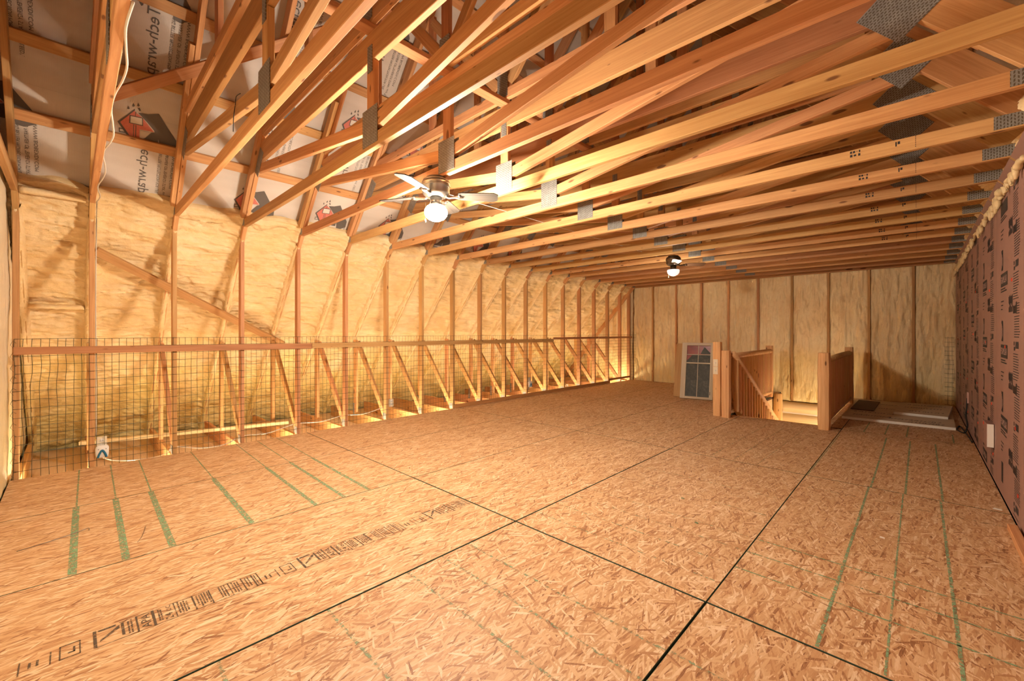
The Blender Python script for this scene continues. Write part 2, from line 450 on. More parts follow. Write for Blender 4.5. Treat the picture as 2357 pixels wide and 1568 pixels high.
# ================================================================== FLOOR
floor = tag(empty('floor', (0, 0, 0)), 'oriented strand board floor with green nailing lines', kind='structure')
XS = [-5.55, -4.372, -3.148, -1.93, -0.71, 0.468]
YS = [-0.372, 2.045, 4.485, 6.925, 9.365, 10.395]
HX0, HX1, HY0 = -2.08, -0.90, 6.985               # stair opening
panels = {}
def osb_panel(i, j, x0, x1, y0, y1, mat):
    g0 = 0.0035
    gx0 = 0.0035 if (i == 3 and j < 2) or (i == 4 and j == 0) else 0.0014; gy0 = 0.0035 if j == 1 and i >= 2 else 0.002
    lo = Vector((x0 + gx0, y0 + gy0, -0.018)); hi = Vector((x1 - (0.0035 if (i == 2 and j < 2) or (i == 3 and j == 0) else 0.0014), y1 - (0.0035 if j == 0 and i >= 2 else 0.002), 0.0))
    d = (hi - lo) / 2; c = (lo + hi) / 2; x, y, z = d; b = 0.0025
    v = [(-x, -y, -z), (x, -y, -z), (x, y, -z), (-x, y, -z), (-x, -y, z - b), (x, -y, z - b), (x, y, z - b), (-x, y, z - b),
         (-x + b, -y + b, z), (x - b, -y + b, z), (x - b, y - b, z), (-x + b, y - b, z)]
    f = [(8, 9, 10, 11), (0, 1, 5, 4), (1, 2, 6, 5), (2, 3, 7, 6), (3, 0, 4, 7), (4, 5, 9, 8), (5, 6, 10, 9), (6, 7, 11, 10), (7, 4, 8, 11), (0, 3, 2, 1)]
    me = mesh(v, f); me.materials.append(MATS[mat]); me.materials.append(MATS['green_edge'])
    for p in me.polygons[1:]: p.material_index = 1
    o = link('panel', me, None, floor, Matrix.Translation(c))
    panels[(i, j)] = o; return o
for i in range(5):
    for j in range(5):
        x0, x1, y0, y1 = XS[i], XS[i + 1], YS[j], YS[j + 1]
        mat = 'osb' if i < 3 else 'osb_mixed'
        if j >= 3 and i == 2: x1 = HX0
        if j >= 3 and i == 3: x0 = HX1
        if j == 2 and i in (2, 3): y1 = HY0 - 0.0
        if j >= 3 and i == 2: y0 = max(y0, HY0) if j == 3 else y0
        osb_panel(i, j, x0, x1, y0, y1, mat)
for nm, lo, hi in (('light_block', (-5.55, -0.37, -0.06), (HX0, 10.39, -0.025)), ('light_block', (HX0, -0.37, -0.06), (HX1, HY0, -0.025)), ('light_block', (HX1, -0.37, -0.06), (0.468, 10.39, -0.025))):
    box(nm, lo, hi, 'brown_board', floor)  # added slab under the panels, stops stairwell light leaking through the gaps

def gline(x0, y0, x1, y1, w, mat='green_line'):
    i = max(0, min(4, sum(1 for a in XS[1:] if (x0 + x1) / 2 > a))); j = max(0, min(4, sum(1 for a in YS[1:] if (y0 + y1) / 2 > a)))
    par = panels.get((i, j)) or floor
    d = Vector((x1 - x0, y1 - y0, 0)); L = d.length
    flat('nailing_line', [R(0, -w / 2, L, w / 2)], mat, (x0, y0, 0.0012), d, Vector((-d.y, d.x, 0)), par)
for yy in (0.0, 0.207, 0.41, 0.82, 1.23, 1.44, 1.645):
    gline(-5.52, yy + 0.045, -4.375, yy + 0.022, 0.010)
    gline(-4.368, yy + 0.02, -3.155, yy, 0.034 if yy < 1 else 0.028)
for yy in (0.385, 0.80, 1.215, 1.435, 1.63): gline(-1.922, yy, -0.715, yy - 0.01, 0.014, 'green_line_faint')
for yy in (1.215, 1.435, 1.63): gline(-0.705, yy, -0.1, yy - 0.01, 0.012, 'green_line_faint')
for yy in (2.46, 2.68, 2.88): gline(-0.705, yy, 0.455, yy, 0.010)
gline(-0.705, 4.14, 0.46, 4.17, 0.008, 'green_line_faint')
for yy in (2.25, 2.47, 2.68, 2.88, 3.3, 3.7): gline(-1.9, yy, -0.74, yy, 0.008, 'green_line_faint')
for xx in (-0.285, -0.08, 0.125):
    gline(xx - 0.005, 2.06, xx, 4.48, 0.013 if xx != -0.08 else 0.008); gline(xx + 0.012, 4.49, xx + 0.02, 6.72, 0.014)
for xx in (-0.49, -0.29, -0.095, 0.30): gline(xx, 6.94, xx + 0.01, 7.72 if xx < 0.2 else 7.5, 0.014)
gline(-0.70, 4.50, -0.69, 6.55, 0.008, 'green_line')
for xx in (-1.52, -1.31, -1.10): gline(xx, 4.52, xx + 0.04, 6.5, 0.009, 'green_line_faint')
for xx in (-2.3, -2.75): gline(xx, 4.52, xx + 0.02, 6.6, 0.008, 'green_line_faint')

# stamped print on the third row of panels
ink = []; p00 = panels[(2, 0)]
def stamp_unit(y):
    # local x = along +Y (length of strip), local y = -X (across the strip, towards the left wall)
    q = []
    t = 0.006
    q += [R(y - 0.14, 0.01, y - 0.136, 0.10), R(y - 0.06, 0.01, y - 0.056, 0.10), R(y - 0.115, 0.035, y - 0.108, 0.075), R(y - 0.095, 0.035, y - 0.088, 0.075)]
    q += [R(y - 0.035, 0.01, y - 0.031, 0.11), R(y + 0.02, 0.01, y + 0.024, 0.11), R(y - 0.035, 0.01, y + 0.024, 0.014), R(y - 0.035, 0.106, y + 0.024, 0.11), R(y - 0.012, 0.04, y + 0.008, 0.047), R(y + 0.003, 0.04, y + 0.009, 0.08)]
    a = y + 0.06
    q += [R(a, 0.0, a + 0.010, 0.135), [(a + 0.018, 0.035), (a + 0.075, 0.085), (a + 0.02, 0.05)], [(a + 0.03, 0.06), (a + 0.08, 0.09), (a + 0.08, 0.115)], R(a + 0.015, 0.118, a + 0.07, 0.13)]
    q += [R(a + 0.085, 0.02, a + 0.094, 0.125), R(a, 0.0, a + 0.62, 0.0025), R(a + 0.08, 0.1325, a + 0.60, 0.135)]
    for s, w in ((0.132, 0.006), (0.185, 0.009), (0.262, 0.004), (0.33, 0.006), (0.395, 0.005), (0.475, 0.004), (0.53, 0.005), (0.575, 0.006), (0.60, 0.004)):
        q.append(R(a + s, 0.0, a + s + w, 0.135))
    rnd = random.Random(3)
    for s in (0.105, 0.115, 0.205, 0.213, 0.275, 0.286, 0.296, 0.306, 0.345, 0.356, 0.366, 0.376, 0.387, 0.435, 0.446, 0.457, 0.488, 0.499, 0.51, 0.545, 0.557, 0.585):
        yy = 0.01 + rnd.random() * 0.02
        while yy < 0.12:
            w = 0.006 + rnd.random() * 0.012; q.append(R(a + s, yy, a + s + 0.0055, min(0.128, yy + w))); yy += w + 0.004
    return q
for u in (0.0, 0.80, 1.62):
    qs = [p for p in stamp_unit(u) if max(a for a, b in p) < 2.035 and min(a for a, b in p) > -0.3]
    flat('stamp', qs, 'stamp_ink', (-2.355, 0, 0.0012), (0, 1, 0), (-1, 0, 0), p00)
    for s, t, sz in ((0.178, 'APA', 0.045), (0.252, '24 oc', 0.038)):
        if u + s + 0.1 < 2.0: lettering('stamp_lettering', t, sz, 'stamp_ink', (-2.365, u + 0.06 + s, 0.0013), (-1, 0, 0), (0, -1, 0), p00, width=0.115)

# ================================================================== LEFT WALL (spray foam between rafters) and ROOF
wall_l = tag(empty('wall_left', (XL, 0, 0)), 'sloping wall of yellow spray foam between rafters behind the wire fence', kind='structure')
def foam_bay(k, parent, side=SL, s0=-3.72, s1=0.10, mat='foam', name='foam_bay'):
    y0, y1 = TY(k) + 0.021, TY(k + 1) - 0.021
    if k == 0: y0 = -0.43
    if k == 17: y1 = 10.44
    fine = k <= 5
    nu, nv = (46, 280) if fine else (22, 150)
    o = side((s0 + s1) / 2, 0.06, (y0 + y1) / 2); v, f = [], []
    seed = k * 7.3
    for j in range(nv + 1):
        s = s0 + (s1 - s0) * j / nv
        for i in range(nu + 1):
            t = i / nu; y = y0 + (y1 - y0) * t
            edge = min(t, 1 - t) * (y1 - y0)
            p = 0.100 - 0.045 * math.exp(-(edge / 0.04) ** 2)
            p -= 0.026 * fr(y * 2.4 + seed, s * 7.0, seed, 4) + 0.010 * fr(y * 7 + seed, s * 24, 3.1, 4)
            p -= 0.016 * max(0, fr(y * 11 + seed, s * 13, 7.7, 3)) ** 2
            p += 0.020 * math.exp(-(fr(y * 1.6 + seed, s * 7.5, 2.2, 3) / 0.075) ** 2) + 0.010 * math.exp(-(fr(y * 4.5 + seed, s * 12, 6.4, 3) / 0.09) ** 2)
            p -= 0.022 * max(0, nz(y * 0.8 + seed, s * 2.3, 5.0))
            st = s
            if j == nv: p += 0.09
            if s > s1 - 0.16: st = s + 0.05 * nz(y * 4 + seed, 0.5, 9.0); p -= 0.02 * math.sin(min(1, (s - s1 + 0.16) / 0.16) * math.pi)
            if s < s0 + 0.4: p -= 0.05 * (1 - (s - s0) / 0.4) * (1 + nz(y * 5, seed, 2))
            v.append(side(st, p, y) - o)
    W = nu + 1
    for j in range(nv):
        for i in range(nu):
            q = (j * W + i, j * W + i + 1, (j + 1) * W + i + 1, (j + 1) * W + i)
            f.append(q if side is SR else tuple(reversed(q)))
    return link(name, mesh(v, f, True), mat, parent, Matrix.Translation(o))
for k in range(0, 18): foam_bay(k, wall_l)
def foam_rib(k, s0=-3.6, s1=-0.17):
    y = TY(k); o = SL((s0 + s1) / 2, 0.05, y); v, f = [], []
    prof = [(-0.045, 0.12), (-0.036, 0.05), (-0.027, 0.006), (0, -0.006), (0.027, 0.006), (0.036, 0.05), (0.045, 0.12)]
    n = 70
    for j in range(n + 1):
        s = s0 + (s1 - s0) * j / n
        for a, (dy, p) in enumerate(prof):
            w = 0.010 * fr(s * 7 + k, a * 0.7, k * 3.3, 3)
            tp = 1.0 if j < n - 4 else (n - j) / 4 * 0.3 + 0.7
            v.append(SL(s, p - 0.6 * w, y + dy * tp * (1 + 12 * w)) - o)
    P = len(prof)
    for j in range(n):
        for a in range(P - 1): f.append((j * P + a, j * P + a + 1, (j + 1) * P + a + 1, (j + 1) * P + a))
    return link('foam_rib', mesh(v, f, True), 'foam', wall_l, Matrix.Translation(o))
for k in range(0, 18): foam_rib(k)
# foam covered blocking ledges in the nearest bay
for s, h2 in ((0.0, 0.032), (-1.27, 0.026)):
    pts = [SL(s, 0.045, TY(0) + 0.03 + (TY(1) - TY(0) - 0.07) * t / 12) + Vector((0, 0, 0.008 * nz(t * 0.9, s, 1))) for t in range(13)]
    tube('foam_ledge', pts, h2, 'foam', wall_l, 10)

ceiling = tag(empty('ceiling', (XC, 0, 5.7)), 'steep roof underside of printed house wrap behind timber purlins', kind='structure')
def slope_sheet(side, s0, s1, name, p=0.180):
    a, b, c, d = side(s0, p, -0.45), side(s1, p, -0.45), side(s1, p, 10.55), side(s0, p, 10.55)
    o = (a + c) / 2
    x = Vector((0, 1, 0)); yv = (b - a).normalized(); z = x.cross(yv)
    m = Matrix((x, yv, z)).transposed().to_4x4(); m.translation = o
    L, H = 11.0 / 2, (b - a).length / 2
    me = mesh([(-L, -H, 0), (L, -H, 0), (L, H, 0), (-L, H, 0)], [(0, 1, 2, 3)])
    ob = link(name, me, 'house_wrap', ceiling, m); return ob
sheetL = [slope_sheet(SL, -3.9, 0.85, 'wrap_sheet'), slope_sheet(SL, 0.85, 2.3, 'wrap_sheet', 0.181), slope_sheet(SL, 2.3, 4.62, 'wrap_sheet', 0.180)]
slope_sheet(SR, -3.9, 1.6, 'wrap_sheet', 0.225); slope_sheet(SR, 1.6, 4.62, 'wrap_sheet', 0.225)
for side in (SL, SR):
    for s in (0.60, 1.19, 1.79, 2.39, 3.0, 3.6, 4.18):
        ups = (side(0, 1, 0) - side(0, 0, 0)); pp_ = 0.160 if side is SL else 0.204
        beam('purlin', side(s, pp_, -0.36), side(s, pp_, 4.4), 0.089, 0.037, 'pine', ceiling, up=ups)
        beam('purlin', side(s, pp_, 4.405), side(s, pp_, 10.40), 0.089, 0.037, 'pine', ceiling, up=ups)

# printed house wrap: house logo, product name and slogans, seen from behind
LOGO_RED = [(0.096, 0.14), (0.0, 0.0), (0.102, -0.149), (0.114, -0.129), (0.145, -0.112), (0.14, -0.019), (0.213, -0.012), (0.241, -0.011), (0.152, 0.095), (0.108, 0.121)]
LOGO_ROOF = [(0.123, 0.127), (0.19, 0.139), (0.261, 0.17), (0.337, 0.058), (0.404, -0.036), (0.411, -0.12), (0.34, -0.164), (0.30, -0.16), (0.274, -0.067), (0.276, -0.129), (0.114, -0.132), (0.114, -0.123), (0.181, -0.09), (0.223, -0.021), (0.244, -0.011), (0.24, 0.004), (0.19, 0.061)]
LOGO_LINES = [[(-0.008, 0.0), (0.1, 0.152), (0.1, 0.138), (0.01, 0.002)], [(-0.008, 0.0), (0.01, 0.002), (0.108, -0.146), (0.096, -0.158)],
              [(0.004, -0.05), (0.037, -0.047), (0.041, -0.055), (0.006, -0.058)], [(0.004, -0.05), (0.010, -0.05), (0.012, -0.089), (0.006, -0.089)], [(0.006, -0.082), (0.054, -0.075), (0.054, -0.083), (0.006, -0.09)],
              [(0.096, 0.012), (0.101, 0.012), (0.107, -0.146), (0.102, -0.146)], [(0.112, 0.012), (0.117, 0.012), (0.121, -0.13), (0.115, -0.13)], [(0.104, 0.09), (0.108, 0.09), (0.11, 0.13), (0.105, 0.13)],
              [(0.068, 0.088), (0.158, 0.094), (0.158, 0.087), (0.068, 0.081)], [(0.068, 0.022), (0.162, 0.028), (0.162, 0.020), (0.068, 0.015)], [(0.068, 0.088), (0.075, 0.088), (0.076, 0.016), (0.069, 0.016)], [(0.151, 0.09), (0.158, 0.09), (0.162, 0.022), (0.155, 0.022)],
              [(0.117, 0.166), (0.13, 0.174), (0.14, 0.151), (0.131, 0.145)], [(0.08, 0.17), (0.09, 0.20), (0.098, 0.178), (0.092, 0.168)], [(0.112, 0.185), (0.118, 0.215), (0.13, 0.192), (0.124, 0.182)], [(0.05, 0.135), (0.055, 0.165), (0.067, 0.142), (0.06, 0.135)]]
LOGO_WIN = [[(0.076, 0.081), (0.151, 0.087), (0.155, 0.028), (0.076, 0.022)], [(0.147, -0.027), (0.216, -0.026), (0.172, -0.092), (0.149, -0.096)]]
def inv_sc(q, k): return [(a * k, b * k) for a, b in q]
D_DOWN = (SL(0, 0) - SL(1, 0)).normalized(); D_UP = -D_DOWN
def wrap_print(yc, sc, sheet):
    P = 0.1792; sc += 0.20
    base = SL(sc, P - 0.001, yc)
    flat('house_logo', [LOGO_RED], 'ink_red', base, (0, 1, 0), D_UP, sheet)
    flat('house_logo', [LOGO_ROOF] + LOGO_LINES, 'ink_soft', SL(sc, P - 0.0025, yc), (0, 1, 0), D_UP, sheet)
    flat('house_logo', LOGO_WIN, 'wrap_light', SL(sc, P - 0.004, yc), (0, 1, 0), D_UP, sheet)
    lettering('wrap_lettering', 'Tech-wrap', 0.115, 'ink_soft', SL(sc - 0.12, P - 0.002, yc + 0.212), D_DOWN, (0, -1, 0), sheet, width=0.52)
    for i, (t, w) in enumerate((('BUILDING BETTER PROTECTION FOR LIFE.', 0.56), ('PROUD PARTNER OF "ENERGY STAR" and "LEED".', 0.68), ('WWW.BOBEXDI.COM', 0.42))):
        lettering('wrap_lettering', t, 0.034, 'ink_soft', SL(sc - 0.06 + (0.0 if i < 2 else -0.06), P - 0.002, yc + 0.312 + 0.050 * i), D_DOWN, (0, -1, 0), sheet, width=w)
for n, (yc, sc0) in enumerate([(-0.61, 0.46), (0.283, 0.541), (1.238, 0.02), (2.10, 0.05), (2.953, 0.045), (3.81, 0.04), (4.67, 0.05), (5.53, 0.03)]):
    for r in range(-1, 4):
        s = sc0 + 1.13 * r
        if -0.5 < s < 3.9 and not (r > 2 and n > 3): wrap_print(yc, s, sheetL[0 if s < 0.85 else (1 if s < 2.3 else 2)])

# ================================================================== FAR WALL
wall_b = tag(empty('wall_back', (XC, YB, 0)), 'far gable wall of pale spray foam between timber studs', kind='structure')
studs = [-5.50, -4.94, -4.33, -3.725, -3.12, -2.515, -1.89, -1.275, -0.66, -0.05, 0.56]
for i, x in enumerate(studs[1:-1]): beam('stud', (x, YB + 0.03, -0.16), (x, YB + 0.03, 2.52), 0.038, 0.085, 'pine', wall_b, up=(0, 1, 0))
def back_foam(x0, x1, z0, z1):
    nu, nv = 36, 110; o = Vector(((x0 + x1) / 2, YB + 0.03, (z0 + z1) / 2)); v, f = [], []
    for j in range(nv + 1):
        z = z0 + (z1 - z0) * j / nv
        for i in range(nu + 1):
            t = i / nu; x = x0 + (x1 - x0) * t; e = min(t, 1 - t) * (x1 - x0); ez = min(z1 - z, z - z0)
            y = YB + 0.016 - 0.026 * fr(x * 8, z * 1.3, x0 * 3.1, 4) - 0.011 * fr(x * 24, z * 5, 1.0, 4) + 0.016 * math.exp(-(fr(x * 8 + x0, z * 1.6, 2.2, 3) / 0.08) ** 2)
            y += 0.022 * math.exp(-(e / 0.02) ** 2) + 0.02 * math.exp(-(ez / 0.03) ** 2)
            v.append(Vector((x, y, z)) - o)
    W = nu + 1
    for j in range(nv):
        for i in range(nu): f.append((j * W + i, j * W + i + 1, (j + 1) * W + i + 1, (j + 1) * W + i))
    link('foam_bay', mesh(v, f, True), 'foam_back', wall_b, Matrix.Translation(o))
back_foam(-7.7, -6.6, -0.2, 2.5); back_foam(-6.6, -5.52, -0.2, 2.5)
for a, b in zip(studs[:-1], studs[1:]): back_foam(a + 0.014, b - 0.014, -0.17, 2.50)
box('gable_sheathing', (-7.8, YB + 0.10, -0.3), (2.8, YB + 0.14, 6.2), 'pine_dark', wall_b)
beam('top_plate', (-5.5, YB + 0.03, 2.54), (0.6, YB + 0.03, 2.54), 0.085, 0.06, 'pine_dark', wall_b)
# log wall below floor level, seen through the stair opening
for z, r in ((-0.30, 0.115), (-0.55, 0.12), (-0.81, 0.12), (-1.07, 0.12), (-1.33, 0.12)):
    tube('log', [(-2.9 + 0.25 * t, YB + 0.05, z + 0.006 * nz(t * 0.7, z * 3, 0)) for t in range(13)], r, 'pine_pale', wall_b, 16)
box('chinking', (-2.9, YB + 0.02, -1.6), (0.1, YB + 0.09, -0.19), 'chinking', wall_b)

# NEAR WALL
wall_n = tag(empty('wall_near', (XC, YN, 0)), 'near gable wall of pale spray foam at the left edge', kind='structure')
nu, nv = 60, 120; v = []; f = []
for j in range(nv + 1):
    z = -0.05 + 2.75 * j / nv
    for i in range(nu + 1):
        x = -7.6 + (0.6 + 7.6) * i / nu
        v.append((x - XC, 0.014 * fr(x * 5, z * 1.6, 4, 4) + 0.006 * fr(x * 22, z * 14, 2, 3) - 0.005, z))
for j in range(nv):
    for i in range(nu): f.append((j * (nu + 1) + i, (j + 1) * (nu + 1) + i, (j + 1) * (nu + 1) + i + 1, j * (nu + 1) + i + 1))
link('foam_coat', mesh(v, f, True), 'foam_pale', wall_n, Matrix.Translation((XC, YN, 0)))
box('gable_sheathing', (-7.8, YN - 0.12, -0.3), (2.8, YN - 0.05, 6.2), 'pine_dark', wall_n)

# ================================================================== RIGHT WALL (pink boards)
wall_r = tag(empty('wall_right', (XR, 0, 0)), 'wall of printed pink rigid insulation boards', kind='structure')
def pink_unit(seed):
    q = [R(0.0, 0.0, 0.085, 0.155)]                                     # upright dark logo block
    q += [R(-0.03, -0.125, 0.30, -0.025)]                                # wide dark name block
    q += [R(-0.03, -0.148, 0.20, -0.138), R(-0.03, -0.166, 0.26, -0.156)]
    rnd = random.Random(seed)
    for i in range(9): q.append(R(0.60, 0.17 - i * 0.017, 0.83 - rnd.random() * 0.05, 0.17 - i * 0.017 + 0.0055))
    for i in range(11): q.append(R(0.56, -0.08 - i * 0.017, 0.78 - rnd.random() * 0.06, -0.08 - i * 0.017 + 0.0055))
    q += [R(0.58, -0.02, 0.605, 0.006), R(0.65, -0.04, 0.76, 0.005), R(0.58, -0.055, 0.63, -0.03)]
    for i in range(6):
        x = 0.36 + i * 0.03
        q += [R(x, -0.27 - 0.012 * (i % 3), x + 0.018, -0.22 + 0.01 * (i % 2)), R(x, -0.33, x + 0.016, -0.295 + 0.008 * (i % 2))]
    for i in range(5): q.append(R(0.55 + i * 0.022, -0.345, 0.563 + i * 0.022, -0.29 - 0.006 * (i % 2)))
    q += [R(0.66, -0.35, 0.70, -0.27)]
    for i in range(5): q.append(R(0.71, -0.35 + 0.016 * i, 0.80, -0.344 + 0.016 * i))
    for i in range(3): q.append(R(-0.02, -0.24 - 0.03 * i, 0.12 - 0.03 * i, -0.232 - 0.03 * i))
    return q
pitch = 1.245; yb = 4.96 - 4 * pitch - 0.93
n = 0
while True:
    y0 = yb + n * pitch; y1 = min(y0 + pitch, YB + 0.0)
    if y0 > YB - 0.05: break
    if y1 > YN:
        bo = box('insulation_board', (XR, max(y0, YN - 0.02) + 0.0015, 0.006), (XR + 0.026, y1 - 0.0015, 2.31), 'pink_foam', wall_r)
        if y1 > 3.9:
            zoff = [0.13, 0.0, 0.29, 0.22, 0.37, 0.05, 0.3][n % 7] if y0 > 5 else 0.0
            for r in range(-1, 5):
                zz = 1.19 + zoff - 0.54 * r + 0.54
                # local x runs towards the camera (-Y), so it reads left to right from the room
                oy = y0 + 0.95
                qs = [p for p in pink_unit(r + n) if 0.02 < min(zz + b for a, b in p) and max(zz + b for a, b in p) < 2.29 and oy - max(a for a, b in p) > y0 and oy - min(a for a, b in p) < y1]
                if not qs: continue
                flat('board_print', qs, 'ink', (XR - 0.0012, oy, zz), (0, -1, 0), (0, 0, 1), bo)
                if 0.15 < zz < 2.25:
                    if oy + 0.03 < y1: lettering('board_lettering', 'FOAMULAR', 0.075, 'pink_light', (XR - 0.0022, oy + 0.012, zz - 0.10), (0, -1, 0), (0, 0, 1), bo, width=0.29)
                    if zz + 0.15 < 2.29: flat('board_print', [R(0.02, 0.02, 0.03, 0.135), R(0.045, 0.04, 0.052, 0.12), R(0.06, 0.03, 0.07, 0.1)], 'pink_light', (XR - 0.0022, oy, zz), (0, -1, 0), (0, 0, 1), bo)
            for (dy, dz) in ((0.3, 0.62), (0.75, 1.15), (0.45, 1.62), (0.2, 0.2)):
                yy = y0 + dy
                if yy < y1 - 0.05: box('nail_cap', (XR - 0.004, yy - 0.011, dz - 0.011 + zoff * 0.3), (XR + 0.001, yy + 0.011, dz + 0.011 + zoff * 0.3), 'red_dot', bo)
    n += 1
# strips tilted up along the rafters between the trusses, and the foam behind
for k in range(3, 18):
    a, b = TY(k) + 0.026, TY(k + 1) - 0.026
    if k == 17: b = YB - 0.04
    beam('insulation_strip', SR(-0.10, 0.010, a), SR(-0.10, 0.010, b), 0.20, 0.02, 'pink_foam', wall_r, up=(SR(0, 1) - SR(0, 0)), ch=0.001)
    foam_bay(k, wall_r, SR, -0.4, 0.06 + 0.1 * (k % 3 == 0), 'foam_back')

# ================================================================== TRUSSES
def make_truss(k):
    y = TY(k)
    names = {0: 'timber attic truss pressed against the near gable wall, leftmost in the photo', 18: 'timber attic truss against the far foam wall'}
    label = names.get(k, 'timber attic truss with steel nail plates, %s one out from the near gable wall' % ORD[k - 1])
    t = tag(empty('attic_truss', (XC, y, 0)), label, 'truss', 'roof trusses in a row down the attic')
    def P(x, z, dy=0.0): return (x, y + dy, z)
    # left side: joist end, post, short wall post and diagonal
    beam('joist', P(-7.45, -0.115), P(-5.45, -0.115), 0.038, 0.18, 'pine', t)
    zt = 2.44 + M * (XL - 0.012 + 5.43) - 0.0
    beam('post', P(XL - 0.0445, -0.024), P(XL - 0.0445, zt + 0.02), 0.0375, 0.089, 'pine', t, up=(1, 0, 0))
    if k not in (0, 18):
        beam('short_post', P(-6.55, -0.024), P(-6.55, 1.14), 0.037, 0.085, 'pine', t, up=(1, 0, 0))
        beam('diagonal_web', P(-6.47, 1.10), P(-5.63, 0.05), 0.0365, 0.085, 'pine', t)
        box('nail_plate', (XL - 0.10, y - 0.0225, 0.0), (XL - 0.012, y - 0.0185, 0.085), 'galvanised', t)
        if 5 < k: box('nail_plate', (-6.60, y - 0.0225, -0.08), (-6.56, y - 0.0185, 0.12), 'galvanised', t)
    # rafters
    n_out = (SL(0, 1) - SL(0, 0))
    beam('rafter', SL(-3.4, 0.0705, y), SL(4.34, 0.0705, y), 0.0385, 0.14, 'pine', t, up=n_out)
    beam('rafter', SR(-0.75, 0.0925, y), SR(4.30, 0.0925, y), 0.0385, 0.184, 'pine_dark' if k % 3 == 1 else 'pine', t, up=(SR(0, 1) - SR(0, 0)))
    # scabs beside the rafters
    if k >= 2 and k < 18:
        beam('scab', SL(0.10, 0.055, y - 0.0395), SL(1.62 if k != 1 else 1.3, 0.055, y - 0.0395), 0.038, 0.089, 'pine', t, up=n_out)
        beam('scab', SR(0.35, 0.055, y + 0.0395), SR(1.5, 0.055, y + 0.0395), 0.038, 0.089, 'pine_dark', t, up=(SR(0, 1) - SR(0, 0)))
    beam('ceiling_chord', P(-5.475, 2.4845), P(2 * XM + 5.50, 2.4845), 0.038, 0.089, 'pine', t)
    if k not in (0, 18):
        beam('sloping_web', P(-4.93, 2.955), P(XC - 0.055, 2.60), 0.0372, 0.085, 'pine', t)
        beam('sloping_web', P(XC + 0.055, 2.60), P(2 * XM + 4.93, 2.955), 0.0372, 0.085, 'pine', t)
        beam('king_post', P(XC, 2.53), P(XC, 3.0), 0.0368, 0.089, 'pine', t, up=(1, 0, 0))
        beam('upper_chord', P(-4.96, 3.095), P(2 * XM + 4.96, 3.095), 0.0378, 0.184, 'pine_dark' if k % 4 == 2 else 'pine', t)
        beam('cap_chord', P(-4.72, 3.272, -0.018), P(2 * XM + 4.72, 3.272, -0.018), 0.0378, 0.089, 'pine', t)
        beam('cap_post', P(XC, 3.32, -0.016), P(XC, 5.55, -0.016), 0.0368, 0.089, 'pine_dark', t, up=(1, 0, 0))
        for sg in (-1, 1):
            beam('cap_web', P(XC + sg * 0.07, 3.36, -0.016), P(XC + sg * 1.03, 4.42, -0.016), 0.0364, 0.089, 'pine', t)
            beam('cap_web', P(XC + sg * 1.03, 3.32, -0.016), P(XC + sg * 1.03, 4.46, -0.016), 0.0362, 0.089, 'pine_dark', t, up=(1, 0, 0))
        for dy in (-0.0215, 0.0215):
            box('nail_plate', (XC - 0.095, y + dy - 0.0015, 2.462), (XC + 0.095, y + dy + 0.0015, 2.70), 'galvanised', t)
        box('nail_plate', (XC - 0.06, y - 0.039, 3.25), (XC + 0.06, y - 0.036, 3.46), 'galvanised', t)
        box('nail_plate', (XC - 0.03, y - 0.0225, 2.93), (XC + 0.03, y - 0.0195, 3.10), 'galvanised', t)
        for side, sg in ((SL, -1), (SR, 1)):
            pa, pb = side(0.66, 0.0, y - 0.0215), side(0.93, 0.0, y - 0.0215)
            beam('nail_plate', pa, pb, 0.003, 0.24, 'galvanised', t, up=(side(0, 1) - side(0, 0)), ch=0.0)
    # end plates of the ceiling chord
    box('nail_plate', (-5.47, y - 0.0225, 2.455), (-5.40, y - 0.0195, 2.52), 'galvanised', t)
    xr = 2 * XM + 5.43
    box('nail_plate', (xr - 0.125, y - 0.0225, 2.448), (xr + 0.03, y - 0.0195, 2.525), 'galvanised', t)
    if 7 <= k <= 13:
        q = [R(0.0, 0.02, 0.012, 0.035), R(0.016, 0.02, 0.028, 0.035), R(0.034, 0.026, 0.042, 0.030), R(0.048, 0.02, 0.056, 0.035), R(0.0, -0.005, 0.014, 0.012), R(0.02, -0.003, 0.034, 0.010), R(0.044, -0.005, 0.056, 0.012),
             R(0.235, 0.0, 0.242, 0.03), R(0.246, 0.012, 0.258, 0.03)] + [R(0.33, -0.03 + 0.013 * i, 0.333, -0.022 + 0.013 * i) for i in range(6)]
        flat('grade_stamp', q, 'ink', (-0.34, y - 0.0196, 2.484), (1, 0, 0), (0, 0, 1), t)
    return t
for k in range(19): make_truss(k)

# braces running through the trusses
tag(beam('lateral_brace', (XC + 0.0, 0.05, 3.209), (XC + 0.0, 5.2, 3.209), 0.089, 0.036, 'pine'), 'long flat timber brace lying over the upper chords near the lit fan', 'brace')
tag(beam('lateral_brace', (XC + 0.02, 5.25, 3.209), (XC + 0.02, 10.3, 3.209), 0.089, 0.036, 'pine'), 'long flat timber brace lying over the upper chords beyond the lit fan', 'brace')
nL = SL(0, 1) - SL(0, 0)
def slope_pt(side, X, y, p): 
    s = (X + 5.43 + p * M / Q) * Q
    return side(s, p, y)
tag(beam('diagonal_brace', SL(-0.50, -0.019, TY(1) + 0.025), SL(-1.78, -0.019, 2.10), 0.085, 0.036, 'pine', up=nL), 'foam spattered diagonal board nailed across the rafters above the fence', 'brace')
tag(beam('diagonal_brace', SL(0.97, -0.0195, TY(1) + 0.03), SL(3.1, -0.0195, 2.75), 0.089, 0.036, 'pine', up=nL), 'diagonal board climbing to the right across the wrap at upper left', 'brace')

